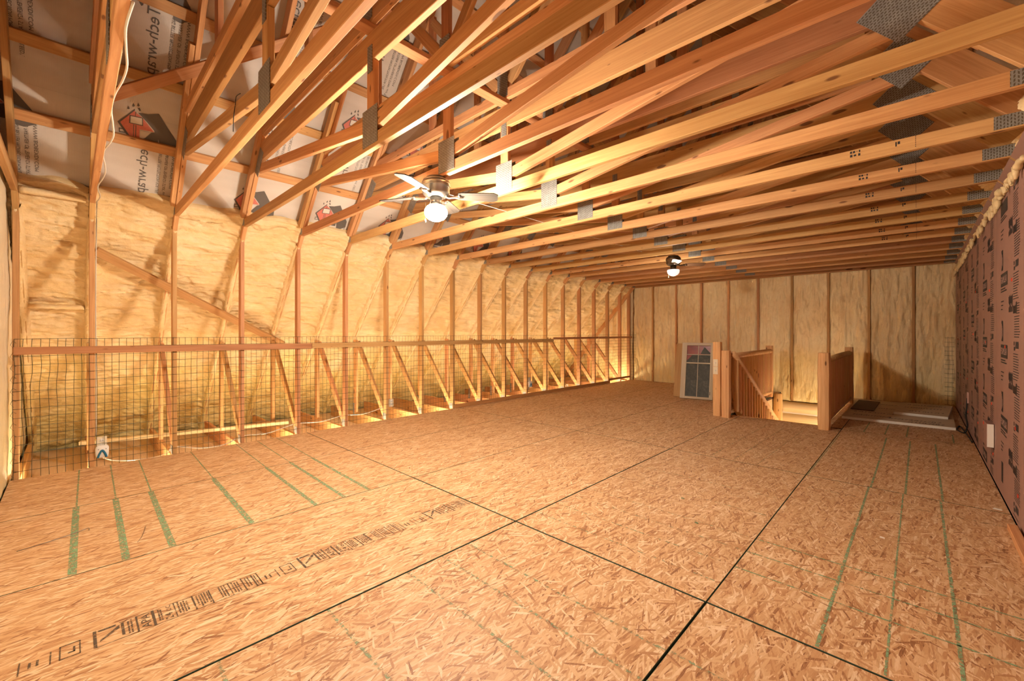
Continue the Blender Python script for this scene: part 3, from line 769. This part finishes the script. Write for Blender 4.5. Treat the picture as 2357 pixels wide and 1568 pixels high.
# ================================================================== EAVE behind the fence
box_e = box('wall_eave', (-7.75, -0.40, -0.24), (-5.50, 10.45, -0.205), 'pine_pale')
tag(box_e, 'pale board bottom of the eave space behind the fence', kind='structure')
tag(beam('loose_board', (-6.86, 0.06, 0.001), (-6.36, 2.1, 0.001), 0.075, 0.04, 'pine_pale'), 'pale loose board lying across the joists behind the fence', 'board')

for kb in range(0, 18):
    ym = (TY(kb) + TY(kb + 1)) / 2; xm, zm_ = -5.82, -0.135
    t = tag(empty('eave_bulb', (xm, ym, -0.205)), 'small bare bulb under the floor edge in the %s joist bay behind the fence' % ORD[kb], 'lamp', 'bulbs under the floor edge in the eave')
    lathe('socket', [(0.0, 0.0), (0.03, 0.0), (0.03, 0.02), (0.018, 0.035), (0.0, 0.035)], 'white_plastic', t, (xm, ym, -0.205), 16)
    lathe('globe', [(0.0, 0.028), (0.018, 0.022), (0.028, 0.0), (0.020, -0.022), (0.012, -0.037), (0.0, -0.038)], 'stair_glow', t, (xm, ym, zm_), 16)
    lamp_light('bulb_light', (xm, ym, zm_), EAVE_BULB * min(1.0, 0.6 + 0.08 * kb), (1.0, 0.86, 0.58), 0.036, t)
# ================================================================== FENCE
fence = tag(empty('wire_fence', (XL, -0.33, 0)), 'green welded wire fence with timber top rail along the left posts', 'fence')
v, f = [], []
def add_wire(pts, r):
    global v, f
    a, b = tube_geo(pts, r, 4); o = len(v); v += a; f += [tuple(i + o for i in q) for q in b]
def sag(y, z):
    w = max(0.0, 1 - (y + 0.35) / 0.9)
    return Vector((XL + 0.006 + 0.010 * nz(y * 2.1, z * 2.7, 3.0) * (0.4 + w), y + (0.014 * w * nz(y * 3, z * 5, 7.7)) + 0.004 * nz(y * 9, z * 3, 1.0), z + 0.008 * nz(y * 2.4, z * 2, 8.1) * (0.4 + w)))
ny = int((10.33 + 0.345) / 0.0508)
for i in range(ny + 1):
    y = -0.345 + i * 0.0508
    add_wire([sag(y, -0.01 + 1.215 * j / 16) for j in range(17)], 0.0017)
zz = [1.205 - i * 0.0762 for i in range(16)]
for z in zz:
    add_wire([sag(-0.345 + (10.33 + 0.345) * j / 150, z) for j in range(151)], 0.0017)
for i in range(12): # curled cut ends tied to the first post
    z = 0.02 + i * 0.1
    add_wire([(XL + 0.01, -0.345, z), (XL + 0.025, -0.362, z + 0.03), (XL + 0.012, -0.350, z + 0.065), (XL + 0.004, -0.33, z + 0.045)], 0.0014)
for i in range(3):
    add_wire([(XL + 0.05 + i * 0.045, YB - 0.02, 0.0), (XL + 0.05 + i * 0.045, YB - 0.02, 1.2)], 0.0014)
for z in zz: add_wire([(XL - 0.02, YB - 0.02, z), (XL + 0.16, YB - 0.02, z)], 0.0014)
o = Vector((XL, -0.33, 0)); link('wire_mesh', mesh([Vector(a) - o for a in v], f), 'wire', fence, Matrix.Translation(o))
xr_ = XL + 0.0205
beam('rail', (xr_, -0.345, 1.099), (xr_, 2.10, 1.089), 0.022, 0.066, 'pine_dark', fence)
beam('rail', (xr_ + 0.002, 2.104, 1.092), (xr_ + 0.002, 7.02, 1.094), 0.022, 0.062, 'pine', fence)
beam('rail', (xr_, 7.03, 1.135), (xr_, 9.15, 1.140), 0.020, 0.045, 'pine_dark', fence)
beam('rail', (xr_ + 0.022, 8.75, 1.135), (xr_ + 0.022, 10.36, 1.140), 0.020, 0.045, 'pine', fence)
tag(beam('toe_board', (XL + 0.012, 4.4, 0.030), (XL + 0.012, 9.30, 0.030), 0.022, 0.060, 'pine_dark'), 'long dark toe board at the foot of the wire fence', 'board')
tag(beam('toe_board', (XL + 0.012, 9.22, 0.088), (XL + 0.012, 10.34, 0.088), 0.020, 0.050, 'pine_dark'), 'short raised toe board at the far end of the fence', 'board')
# offcut of the same mesh hanging in the far right corner
v, f = [], []
for x in (0.375, 0.425): add_wire([(x, YB - 0.035, 0.03), (x + 0.004, YB - 0.035, 0.6), (x, YB - 0.035, 1.19)], 0.0016)
for i in range(16): add_wire([(0.335, YB - 0.035, 1.17 - 0.0762 * i), (0.45, YB - 0.035, 1.17 - 0.0762 * i)], 0.0016)
o = Vector((0.35, YB - 0.035, 0)); tag(link('wire_mesh_offcut', mesh([Vector(a) - o for a in v], f), 'wire', None, Matrix.Translation(o)), 'narrow strip of wire mesh in the far right corner', 'wire mesh')

# ================================================================== outlets, plug-in devices, cables in the eave
def outlet(x, y, z, label, device=True, s=1.0):
    t = tag(empty('outlet', (x, y, z)), label, 'outlet')
    box('cover_plate', (x - 0.005, y - 0.036 * s, z - 0.058), (x + 0.002, y + 0.036 * s, z + 0.058), 'ivory', t)
    box('junction_box', (x - 0.055, y - 0.028 * s, z - 0.045), (x - 0.0055, y + 0.028 * s, z + 0.045), 'blue_plastic' if not device else 'ivory', t)
    for dz in (0.022, -0.022):
        lat = lathe('socket', [(0.0, 0.003), (0.015, 0.003), (0.017, 0.0)], 'white_plastic', t, (x + 0.0025, y, z + dz), 16)
        lat.rotation_euler = (0, math.radians(90), 0)
        for dy in (-0.006, 0.006): box('slot', (x + 0.0055, y + dy - 0.0012, z + dz - 0.004), (x + 0.0065, y + dy + 0.0012, z + dz + 0.006), 'black', t)
    return t
def device(x, y, z, label):
    t = tag(empty('plug_in_repeller', (x, y, z)), label, 'device')
    prof = []
    for i in range(28):
        a = 2 * math.pi * i / 28; c, s = math.cos(a), math.sin(a)
        prof.append((0.046 * math.copysign(abs(c) ** 0.5, c) * (1 + 0.06 * (s > 0)), 0.060 * math.copysign(abs(s) ** 0.5, s)))
    vv = [(0, a, b) for a, b in prof] + [(0.022, a * 0.97, b * 0.97) for a, b in prof] + [(0.030, a * 0.8, b * 0.8) for a, b in prof]
    ff = [(i, (i + 1) % 28, 28 + (i + 1) % 28, 28 + i) for i in range(28)] + [(28 + i, 28 + (i + 1) % 28, 56 + (i + 1) % 28, 56 + i) for i in range(28)] + [tuple(range(56, 84))]
    link('body', mesh(vv, ff, True), 'white_plastic', t, Matrix.Translation((x, y, z)))
    arc = [(x + 0.031, y - 0.030 + 0.0, z - 0.052), (x + 0.032, y - 0.017, z - 0.012), (x + 0.033, y, z + 0.014), (x + 0.032, y + 0.017, z - 0.012), (x + 0.031, y + 0.030, z - 0.052)]
    tube('blue_arch', smooth_path(arc, 6), 0.0085, 'blue_plastic', t, 8)
    for dy in (-0.026, 0.026): box('indicator', (x + 0.026, y + dy - 0.003, z + 0.022), (x + 0.031, y + dy + 0.003, z + 0.028), 'black', t)
    return t
outlet(XL - 0.010, TY(1) + 0.066, 0.215, 'ivory outlet on the near fence post with a white plug-in device below')
device(XL - 0.002, TY(1) + 0.068, 0.135, 'white plug-in pest repeller with blue arch on the near fence post')
outlet(XL - 0.010, TY(6) + 0.066, 0.23, 'blank ivory outlet on a post midway along the fence', False)
outlet(XL - 0.010, TY(11) + 0.066, 0.31, 'small outlet on a post toward the far end of the fence')
device(XL - 0.002, TY(11) + 0.075, 0.235, 'small white and black plug-in device toward the far end of the fence')
tag(tube('power_cable', smooth_path([(-5.58, TY(1) + 0.06, 0.08), (-5.72, 0.30, -0.01), (-5.80, 0.55, -0.06), (-5.78, 0.70, -0.03), (-5.75, 0.76, 0.03), (-5.72, 0.98, -0.02), (-5.70, 1.20, -0.02), (-5.68, 1.38, 0.05),
    (-5.72, 1.65, 0.03), (-5.68, 1.96, 0.10), (-5.74, 2.3, 0.07), (-5.68, 2.57, 0.12), (-5.74, 2.9, 0.09), (-5.66, 3.16, 0.16)]), 0.006, 'cable_white', seg=6), 'white power cable drooping from post to post behind the fence', 'cable')
tag(tube('power_cable', [(-5.585, TY(1) + 0.027, 0.28), (-5.58, TY(1) + 0.028, 0.9), (-5.585, TY(1) + 0.026, 1.5), (-5.575, TY(1) + 0.028, 2.0), (-5.56, TY(1) + 0.03, 2.28)] + smooth_path([(-5.45 + 0.18 * i, TY(1) + 0.030 + 0.014 * math.sin(i * 1.3), 2.45 + 0.012 * math.sin(i * 0.9 + 1)) for i in range(20)], 5), 0.0045, 'cable_white', seg=6), 'white power cable stapled up the nearest post and along its ceiling chord', 'cable')
tag(tube('string_line', [(-3.15, 2.0, 2.545), (-3.18, 10.2, 2.545)], 0.003, 'cable_white', seg=5), 'thin pale cord running over the ceiling chords beyond the lit fan', 'cord')

tag(tube('tie_wire', smooth_path([(-2.99, TY(2) - 0.024, 2.72), (-3.06, TY(2) - 0.03, 2.725), (-3.10, TY(2) - 0.026, 2.69), (-3.12, TY(2) - 0.03, 2.62), (-3.13, TY(2) - 0.03, 2.53)]), 0.0025, 'black', seg=5), 'short twisted black wire hanging from a sloping web at upper left', 'wire')
def coil(c, r, n, name, label):
    tag(tube(name, [(c[0] + r * 0.3 * math.sin(a * 0.37), c[1] + r * math.cos(a), c[2] + r * math.sin(a)) for a in [i * 0.4 for i in range(n)]], 0.003, 'cable_white', seg=5), label, 'cable')
coil((-5.66, TY(13) + 0.22, 0.06), 0.04, 60, 'cable_coil', 'small coil of pale cable by the far fence posts')

# ================================================================== CEILING FANS
def fan(x, y, lit, angles, label, drop=0.0):
    z = 2.44 - drop
    t = tag(empty('ceiling_fan', (x, y, z)), label, 'ceiling fan')
    met = 'nickel' if lit else 'bronze'
    lathe('canopy', [(0.0, 0.0), (0.075, 0.0), (0.08, -0.012), (0.098, -0.022), (0.0985, -0.03), (0.0, -0.03)], met, t, (x, y, z), 40)
    lathe('motor_housing', [(0.0, -0.028), (0.102, -0.03), (0.110, -0.045), (0.110, -0.06), (0.104, -0.066), (0.104, -0.115), (0.095, -0.13), (0.07, -0.15), (0.0, -0.152)], met, t, (x, y, z), 40)
    lathe('trim_ring', [(0.105, -0.062), (0.113, -0.066), (0.105, -0.072)], met, t, (x, y, z), 40)
    lathe('light_fitter', [(0.0, -0.15), (0.045, -0.152), (0.042, -0.185), (0.052, -0.205), (0.062, -0.212), (0.0, -0.213)], met, t, (x, y, z), 32)
    zg = z - 0.208
    if lit:
        pr = [(0.045, 0.0), (0.070, -0.014), (0.084, -0.036), (0.088, -0.058), (0.082, -0.082), (0.064, -0.104), (0.036, -0.118), (0.0, -0.122)]
    else:
        pr = [(0.050, 0.0), (0.086, -0.006), (0.092, -0.02), (0.086, -0.055), (0.066, -0.082), (0.03, -0.102), (0.0, -0.108)]
    lathe('globe', pr, 'bulb_glow' if lit else 'dim_glow', t, (x, y, zg), 36)
    lamp_light('bulb_light', (x, y, zg - 0.060), BULB if lit else DIM_BULB, BULB_COL, 0.098 if lit else 0.102, t)
    zb = z - 0.135
    for a in angles:
        a = math.radians(a); d = Vector((math.cos(a), math.sin(a), 0)); pn = Vector((-d.y, d.x, 0)); c = Vector((x, y, zb))
        up = Vector((0, 0, 1)); tilt = math.radians(-12 if lit else -14); pw = (pn * math.cos(tilt) + up * math.sin(tilt))
        up2 = d.cross(pw)
        m = Matrix((d, pw, up2)).transposed().to_4x4(); m.translation = c
        outl = [(0.17, -0.045), (0.20, -0.052), (0.44, -0.064), (0.475, -0.040), (0.475, 0.040), (0.44, 0.064), (0.20, 0.052), (0.17, 0.045)]
        N = len(outl)
        vv = [(p, q, -0.003) for p, q in outl] + [(p, q, 0.003) for p, q in outl]
        ff = [tuple(range(N - 1, -1, -1)), tuple(range(N, 2 * N))] + [(i, (i + 1) % N, N + (i + 1) % N, N + i) for i in range(N)]
        link('blade', mesh(vv, ff), 'blade' if lit else 'blade_dark', t, m)
        iron = [(0.06, 0.0, 0.0), (0.10, 0.0, -0.014), (0.14, 0.0, -0.008), (0.165, 0.0, -0.006), (0.21, 0.0, -0.006)]
        vv, ff = tube_geo([Vector(p) for p in iron], 0.01, 8, [0.012, 0.010, 0.011, 0.017, 0.008])
        link('blade_iron', mesh(vv, ff, True), met, t, m)
        vv, ff = tube_geo([Vector((0.175, -0.030, -0.006)), Vector((0.182, 0.0, -0.008)), Vector((0.175, 0.030, -0.006))], 0.008, 8)
        link('blade_iron', mesh(vv, ff, True), met, t, m)
    cx, cy = x - 0.05, y - 0.06
    tube('pull_chain', [(cx, cy, z - 0.19), (cx - 0.002, cy, z - 0.32)], 0.0012, 'nickel', t, 6)
    lathe('pull_knob', [(0.0, 0.02), (0.004, 0.018), (0.006, 0.004), (0.005, -0.004), (0.0, -0.006)], 'ivory', t, (cx - 0.002, cy, z - 0.335), 12)
    return t
fan(-2.66, 1.93, True, (50, 125, 207, 294), 'lit ceiling fan with pale blades and glowing globe')
fan(-2.715, 6.42, False, (40, 300), 'dark bronze ceiling fan with plain white globe toward the far wall')

# ================================================================== STAIR OPENING
ws = tag(empty('wall_stairwell', (-1.5, 8.6, -1.6)), 'timber lined stairwell below the floor', kind='structure')
box('stair_side', (HX0 - 0.06, HY0, -1.62), (HX0 - 0.005, YB, -0.062), 'pine_pale', ws)
box('stair_side', (HX1 + 0.005, HY0, -1.62), (HX1 + 0.06, YB, -0.062), 'pine_pale', ws)
box('stair_side', (HX0, HY0 - 0.06, -1.62), (HX1, HY0 - 0.004, -0.062), 'pine_pale', ws)
box('stair_base', (HX0 - 0.06, HY0 - 0.06, -1.68), (HX1 + 0.06, YB + 0.1, -1.62), 'pine_pale', ws)
beam('edge_board', (HX0 + 0.07, HY0 - 0.012, -0.02), (HX1 - 0.05, HY0 - 0.012, -0.02), 0.022, 0.052, 'pine_dark', ws)
st = tag(empty('staircase', (-1.5, 8.0, -1.6)), 'log staircase going down toward the far wall', 'staircase')
for i in range(7):
    z = -0.19 * (i + 1); y = HY0 + 0.02 + 0.25 * i
    beam('tread', (HX0 + 0.05, y + 0.13, z), (HX1 - 0.05, y + 0.13, z), 0.25, 0.05, 'log', st, ch=0.012)
tube('stringer', [(HX0 + 0.055, HY0 - 0.005, 0.215), (HX0 + 0.055, 8.9, -1.2)], 0.055, 'log', st, 16)

def log_post(name, x, y, h, w, parent, mat='log', z0=0.0):
    pts = 12; n = 7; v, f = [], []
    rnd = random.Random(int((x + 9) * 100))
    for j in range(n + 1):
        z = h * j / n; wob = 1 + 0.035 * math.sin(j * 1.7 + x)
        tp = 1.0 if 0 < j < n else 0.97
        for i in range(pts):
            a = 2 * math.pi * (i + 0.5) / pts; c, s = math.cos(a), math.sin(a)
            k = 1 / max(abs(c), abs(s)); k = min(k, 1.16)
            v.append((c * k * w * wob * tp, s * k * w * tp, z))
    for j in range(n):
        for i in range(pts):
            i2 = (i + 1) % pts; f.append((j * pts + i, j * pts + i2, (j + 1) * pts + i2, (j + 1) * pts + i))
    f.append(tuple(n * pts + i for i in range(pts))); f.append(tuple(range(pts - 1, -1, -1)))
    me = mesh(v, f)
    # grain runs along local x: rotate the mesh so its length is x
    rot = Matrix.Rotation(math.radians(90), 4, 'Y'); me.transform(rot)
    m = Matrix.Translation((x, y, z0)) @ Matrix.Rotation(math.radians(-90), 4, 'Y')
    return link(name, me, mat, parent, m)
# newel post carrying switches
t = tag(empty('newel_post', (-2.19, 6.79, 0)), 'squared timber newel post with two ivory switch plates', 'post')
log_post('post', -2.19, 6.79, 1.116, 0.062, t)
for z in (0.80, 0.685):
    sw = box('switch_plate', (-2.23, 6.722, z - 0.055), (-2.165, 6.7275, z + 0.055), 'ivory', t)
    box('toggle', (-2.202, 6.712, z - 0.012), (-2.193, 6.7215, z + 0.012), 'white_plastic', sw)
def railing(x, y0, y1, label, front_w, parent_posts=True, front_h=0.99):
    t = tag(empty('log_railing', (x, y0, 0)), label, 'railing', 'log railings either side of the stair opening')
    log_post('post', x, y0, front_h, front_w, t)
    log_post('post', x - (0.05 if x < -1.5 else 0.0), y1, 1.0, 0.062, t)
    rx = x - (0.03 if x < -1.5 else 0.0)
    tube('top_rail', [(rx, y0 + 0.04, 0.885), (rx, (y0 + y1) / 2, 0.895), (rx, y1 - 0.05, 0.895)], 0.045, 'log', t, 14)
    tube('bottom_rail', [(rx, y0 + 0.05, 0.10), (rx, (y0 + y1) / 2, 0.11), (rx, y1 - 0.05, 0.10)], 0.042, 'log', t, 14)
    n = int((y1 - y0 - 0.2) / 0.098)
    for i in range(n + 1):
        yy = y0 + 0.13 + i * (y1 - y0 - 0.26) / n
        beam('baluster', (rx, yy, 0.12), (rx, yy, 0.87), 0.062, 0.066, 'log', t, up=(1, 0, 0), ch=0.022)
    return t
railing(-2.05, 6.735, 9.50, 'log railing on the window side of the stair opening', 0.062)
railing(-0.875, 6.775, 9.56, 'log railing on the pink wall side of the stair opening', 0.068, front_h=0.994)
t = tag(empty('stair_handrail', (-1.97, 6.9, 0.9)), 'sloping log handrail with round balusters going down the stairs', 'handrail')
hr0, hr1 = Vector((-1.975, 6.80, 0.945)), Vector((-1.975, 9.45, -0.43))
tube('handrail', [hr0, hr0.lerp(hr1, 0.3) + Vector((0.006, 0, 0.01)), hr0.lerp(hr1, 0.65), hr1], 0.042, 'log', t, 14)
for i in range(16):
    f_ = (i + 1) / 17; p = hr0.lerp(hr1, f_)
    beam('baluster', (p.x, p.y, max(-1.55, p.z - (0.74 if i else 0.80))), (p.x, p.y, p.z), 0.05 if i else 0.066, 0.05 if i else 0.066, 'log', t, up=(1, 0, 0), ch=0.015)
pp = tag(log_post('landing_post', -2.0, 9.72, 1.55, 0.075, None, z0=-1.5), 'short log post standing on the stair landing', 'post')
# lamp of the stairwell
t = tag(empty('stairwell_lamp', (HX1, 9.35, -0.80)), 'small globe lamp on the stairwell wall below floor level', 'lamp')
lathe('base', [(0.0, 0.0), (0.06, 0.0), (0.06, 0.02), (0.03, 0.035), (0.0, 0.036)], 'nickel', t, (HX1 + 0.004, 9.35, -0.80), 24).rotation_euler = (0, math.radians(-90), 0)
lathe('globe', [(0.0, 0.07), (0.04, 0.058), (0.068, 0.02), (0.07, 0.0), (0.068, -0.02), (0.04, -0.058), (0.0, -0.07)], 'stair_glow', t, (HX1 - 0.10, 9.35, -0.80), 24)
lamp_light('bulb_light', (HX1 - 0.10, 9.35, -0.80), STAIR_BULB, (1.0, 0.86, 0.62), 0.078, t)

# ================================================================== OLD WINDOW SASH
bl, br = Vector((-3.285, 8.055, 0.0)), Vector((-2.725, 8.165, 0.0))
xd = (br - bl).normalized(); nrm = Vector((-xd.y, xd.x, 0))
lean = math.radians(15); ud = (Vector((0, 0, 1)) * math.cos(lean) + nrm * math.sin(lean)); fd = xd.cross(ud)
Wn, Hn = 0.57, 1.10; th = 0.04
def win_m(a, b, off=0.0): 
    m = Matrix((xd, ud, fd)).transposed().to_4x4(); m.translation = bl + xd * a + ud * b + fd * off; return m
win = tag(empty('window_sash', bl), 'weathered old window sash with red top panes leaning beside the newel post', 'window sash')
def wpart(name, a0, b0, a1, b1, t0, t1, mat, parent=win, along='x'):
    if along == 'x': L, h, m = a1 - a0, b1 - b0, win_m((a0 + a1) / 2, (b0 + b1) / 2, (t0 + t1) / 2); me = prism(L, h, t1 - t0, 0.002).copy()
    else:
        L, h = b1 - b0, a1 - a0
        m = Matrix((ud, -xd, fd)).transposed().to_4x4(); m.translation = bl + xd * (a0 + a1) / 2 + ud * (b0 + b1) / 2 + fd * (t0 + t1) / 2
        me = prism(L, h, t1 - t0, 0.002).copy()
    me.materials.clear(); me.materials.append(MATS[mat])
    return link(name, me, None, parent, m)
wpart('stile', 0, 0.012, 0.09, Hn, -th, 0, 'grey_frame', along='y'); wpart('stile', Wn - 0.06, 0.012, Wn, Hn, -th, 0, 'grey_frame', along='y')
wpart('rail', 0.09, 0.012, Wn - 0.06, 0.055, -th, 0, 'grey_frame'); wpart('rail', 0.09, Hn - 0.055, Wn - 0.06, Hn, -th, 0, 'grey_frame')
zm = 0.70
wpart('rail', 0.09, zm - 0.012, Wn - 0.06, zm + 0.012, -th + 0.006, -0.006, 'grey_frame')
wpart('muntin', 0.09, 0.86, Wn - 0.06, 0.874, -th + 0.01, -0.012, 'grey_frame')
wpart('muntin', 0.29, 0.055, 0.302, Hn - 0.055, -th + 0.01, -0.013, 'grey_frame', along='y')
wpart('pane', 0.09, 0.055, 0.29, zm - 0.012, -0.024, -0.020, 'old_glass'); wpart('pane', 0.302, 0.055, Wn - 0.06, zm - 0.012, -0.024, -0.020, 'old_glass')
wpart('pane', 0.09, zm + 0.012, 0.29, 0.86, -0.024, -0.020, 'old_glass'); wpart('pane', 0.302, zm + 0.012, Wn - 0.06, 0.86, -0.024, -0.020, 'old_glass')
wpart('pane', 0.09, 0.874, 0.29, Hn - 0.055, -0.024, -0.020, 'red_glass'); wpart('pane', 0.302, 0.874, Wn - 0.06, Hn - 0.055, -0.024, -0.020, 'red_glass')
def red_tri(pts):
    m = win_m(0, 0, -0.0185); me = mesh([(a, b, 0) for a, b in pts], [tuple(range(len(pts)))])
    link('coloured_panel', me, 'red_glass', win, m)
red_tri([(0.09, 0.74), (0.19, 0.86), (0.09, 0.86)])
m = win_m(0, 0, -0.0175); link('coloured_panel', mesh([(a, b, 0) for a, b in [(0.33, 0.88), (0.51, 0.88), (0.51, 0.90), (0.40, 1.02)]], [(0, 1, 2, 3)]), 'old_glass', win, m)
wpart('latch', Wn - 0.05, 0.10, Wn - 0.042, 0.16, 0.0, 0.008, 'black', along='y')
pb = bl + nrm * 0.10
tag(beam('plank', pb + Vector((-0.03, 0.10, 0.0)), pb + Vector((-0.06, 0.36, 1.035)), 0.30, 0.022, 'pine', up=nrm), 'upright plank leaning just behind the old window sash', 'plank')
# ================================================================== BOARDS ON THE FLOOR, small things at the right
def slab(name, pts, z0, th, label, cat, face='board_face', edge='board_edge'):
    c = Vector((sum(p[0] for p in pts) / 4, sum(p[1] for p in pts) / 4, z0))
    v = [(p[0] - c.x, p[1] - c.y, 0) for p in pts] + [(p[0] - c.x, p[1] - c.y, th) for p in pts]
    f = [(3, 2, 1, 0), (4, 5, 6, 7)] + [(i, (i + 1) % 4, 4 + (i + 1) % 4, 4 + i) for i in range(4)]
    me = mesh(v, f); me.materials.append(MATS[face]); me.materials.append(MATS[edge])
    for p in me.polygons: p.material_index = 0 if p.index < 2 else 1
    return tag(link(name, me, None, None, Matrix.Translation(c)), label, cat)
b1 = slab('insulation_sheet', [(-0.80, 7.80), (0.355, 7.84), (0.40, 10.05), (-0.80, 10.0)], 0.002, 0.034, 'large white edged insulation sheet lying flat on the floor in the far right corner', 'sheet')
b2 = slab('insulation_sheet', [(-0.26, 8.52), (0.31, 8.50), (0.41, 9.82), (-0.18, 9.80)], 0.0392, 0.034, 'smaller insulation sheet lying on top of the larger one', 'sheet')
slab('brown_board', [(-0.77, 8.60), (-0.49, 8.60), (-0.47, 9.75), (-0.76, 9.80)], 0.0392, 0.012, 'thin dark brown board lying on the large insulation sheet by the railing', 'board', 'brown_board', 'brown_board')
def scrawl(parent, x0, y, w, z):
    rnd = random.Random(int(x0 * 100 + y * 10)); q = []
    x = 0
    while x < w:
        d = 0.02 + rnd.random() * 0.03; q.append([(x, 0.0), (x + 0.012, -0.01), (x + d, 0.05 + rnd.random() * 0.03), (x + d - 0.012, 0.06 + rnd.random() * 0.02)]); x += 0.022 + rnd.random() * 0.02
    flat('sheet_print', q, 'ink_soft', (x0, y, z), (1, 0.06, 0), (-0.06, 1, 0), parent)
scrawl(b1, -0.70, 8.10, 0.42, 0.0372); scrawl(b1, -0.30, 8.05, 0.5, 0.0372); scrawl(b1, -0.10, 7.90, 0.35, 0.0372); scrawl(b1, -0.72, 8.42, 0.45, 0.0372); scrawl(b1, -0.45, 9.0, 0.2, 0.0372); scrawl(b1, -0.45, 9.5, 0.2, 0.0372)
scrawl(b2, -0.10, 8.75, 0.36, 0.0745); scrawl(b2, -0.15, 9.15, 0.40, 0.0745); scrawl(b2, -0.12, 9.5, 0.42, 0.0745)

t = tag(empty('foam_box_cover', (XR - 0.02, 5.52, 0.34)), 'pink outlet cover box with white side on the pink wall', 'box')
box('body', (XR - 0.045, 5.40, 0.28), (XR - 0.0015, 5.62, 0.48), 'pink_foam', t)
box('side', (XR - 0.042, 5.393, 0.283), (XR - 0.004, 5.3995, 0.477), 'board_edge', t)
box('nail_cap', (XR - 0.049, 5.585, 0.445), (XR - 0.0455, 5.61, 0.47), 'red_dot', t)
tag(tube('black_cord', smooth_path([(XR - 0.012, 7.9, 0.42), (XR - 0.02, 7.85, 0.30), (XR - 0.03, 7.80, 0.20), (XR - 0.02, 7.72, 0.10), (XR - 0.05, 7.68, 0.012), (XR - 0.10, 7.9, 0.008), (XR - 0.06, 8.2, 0.008), (XR - 0.03, 7.5, 0.008), (XR - 0.02, 7.1, 0.008)]), 0.008, 'black', seg=6), 'black cord hanging down the pink wall to the floor', 'cord')
tag(box('cord_plate', (XR - 0.014, 7.86, 0.36), (XR - 0.001, 7.94, 0.50), 'pink_light', None, ch=0.003), 'pale outlet plate above the black cord on the pink wall', 'outlet')
tag(beam('wood_block', (XR - 0.035, 3.2, 0.020), (XR - 0.035, 4.13, 0.020), 0.045, 0.038, 'pine'), 'pale timber strip on the floor at the right edge by the pink wall', 'timber')
# blob of expanding foam along the top of the pink wall
pts, rad = [], []
N = 420
for i in range(N + 1):
    y = 3.9 + (YB - 3.95) * i / N
    big = max(0, nz(y * 2.6, 1, 1)) * 0.024 + abs(nz(y * 12, 3, 2)) * 0.026
    pts.append(Vector((XR - 0.022 + 0.012 * nz(y * 4, 8, 1), y, 2.292 + 0.03 * nz(y * 3.1, 2, 6) + 0.02 * nz(y * 13, 2, 6)))); rad.append(0.009 + big)
v, f = tube_geo(pts, 0.02, 9, rad)
rnd = random.Random(5)
for i in range(46):
    y = 4.0 + 6.3 * rnd.random(); L = 0.03 + 0.06 * rnd.random()
    a, b = tube_geo([Vector((XR - 0.025, y, 2.29)), Vector((XR - 0.03 + 0.01 * rnd.random(), y + 0.02 * (rnd.random() - 0.5), 2.28 - L * 0.6)), Vector((XR - 0.028, y + 0.03 * (rnd.random() - 0.5), 2.275 - L))], 0.01, 7, [0.022, 0.017, 0.007])
    o_ = len(v); v += a; f += [tuple(q + o_ for q in p) for p in b]
o = Vector((XR, 4, 2.29)); tag(link('foam_bead', mesh([Vector(p) - o for p in v], f, True), 'bead_foam', None, Matrix.Translation(o)), 'lumpy bead of expanding foam along the top of the pink wall', 'foam')
# floor litter
def scrap(x, y, s, label, mat='debris'):
    v = [(-s, -s * 0.4, 0.0), (s, -s * 0.5, 0.0), (s * 0.8, s * 0.4, 0.0), (-s * 0.7, s * 0.5, 0.0), (-s, -s * 0.4, 0.004), (s, -s * 0.5, 0.007), (s * 0.8, s * 0.4, 0.004), (-s * 0.7, s * 0.5, 0.006)]
    tag(link('scrap', mesh(v, [(3, 2, 1, 0), (4, 5, 6, 7), (0, 1, 5, 4), (1, 2, 6, 5), (2, 3, 7, 6), (3, 0, 4, 7)]), mat, None, Matrix.Translation((x, y, 0.0))), label, 'scrap')
scrap(-0.155, 3.43, 0.012, 'tiny white scrap on the floor between the green lines'); scrap(0.41, 4.55, 0.022, 'white foam scrap on the floor at the foot of the pink wall')
scrap(-1.28, 3.20, 0.012, 'tiny green scrap on the floor left of the green lines', 'green_line'); scrap(-1.05, 2.85, 0.012, 'tiny green speck of tape on the open floor nearer the camera', 'green_line')
tag(tube('bent_wire', smooth_path([(-3.72, -0.22, 0.003), (-3.75, -0.10, 0.004), (-3.80, 0.02, 0.004), (-3.82, 0.07, 0.008), (-3.79, 0.075, 0.004)]), 0.0018, 'steel_thin', seg=5), 'thin bent wire lying on the floor at far left', 'wire')
tag(tube('bent_wire', smooth_path([(-3.36, 0.27, 0.003), (-3.45, 0.30, 0.003), (-3.60, 0.33, 0.004)]), 0.0012, 'steel_thin', seg=5), 'thin straight wire lying across a green line', 'wire')
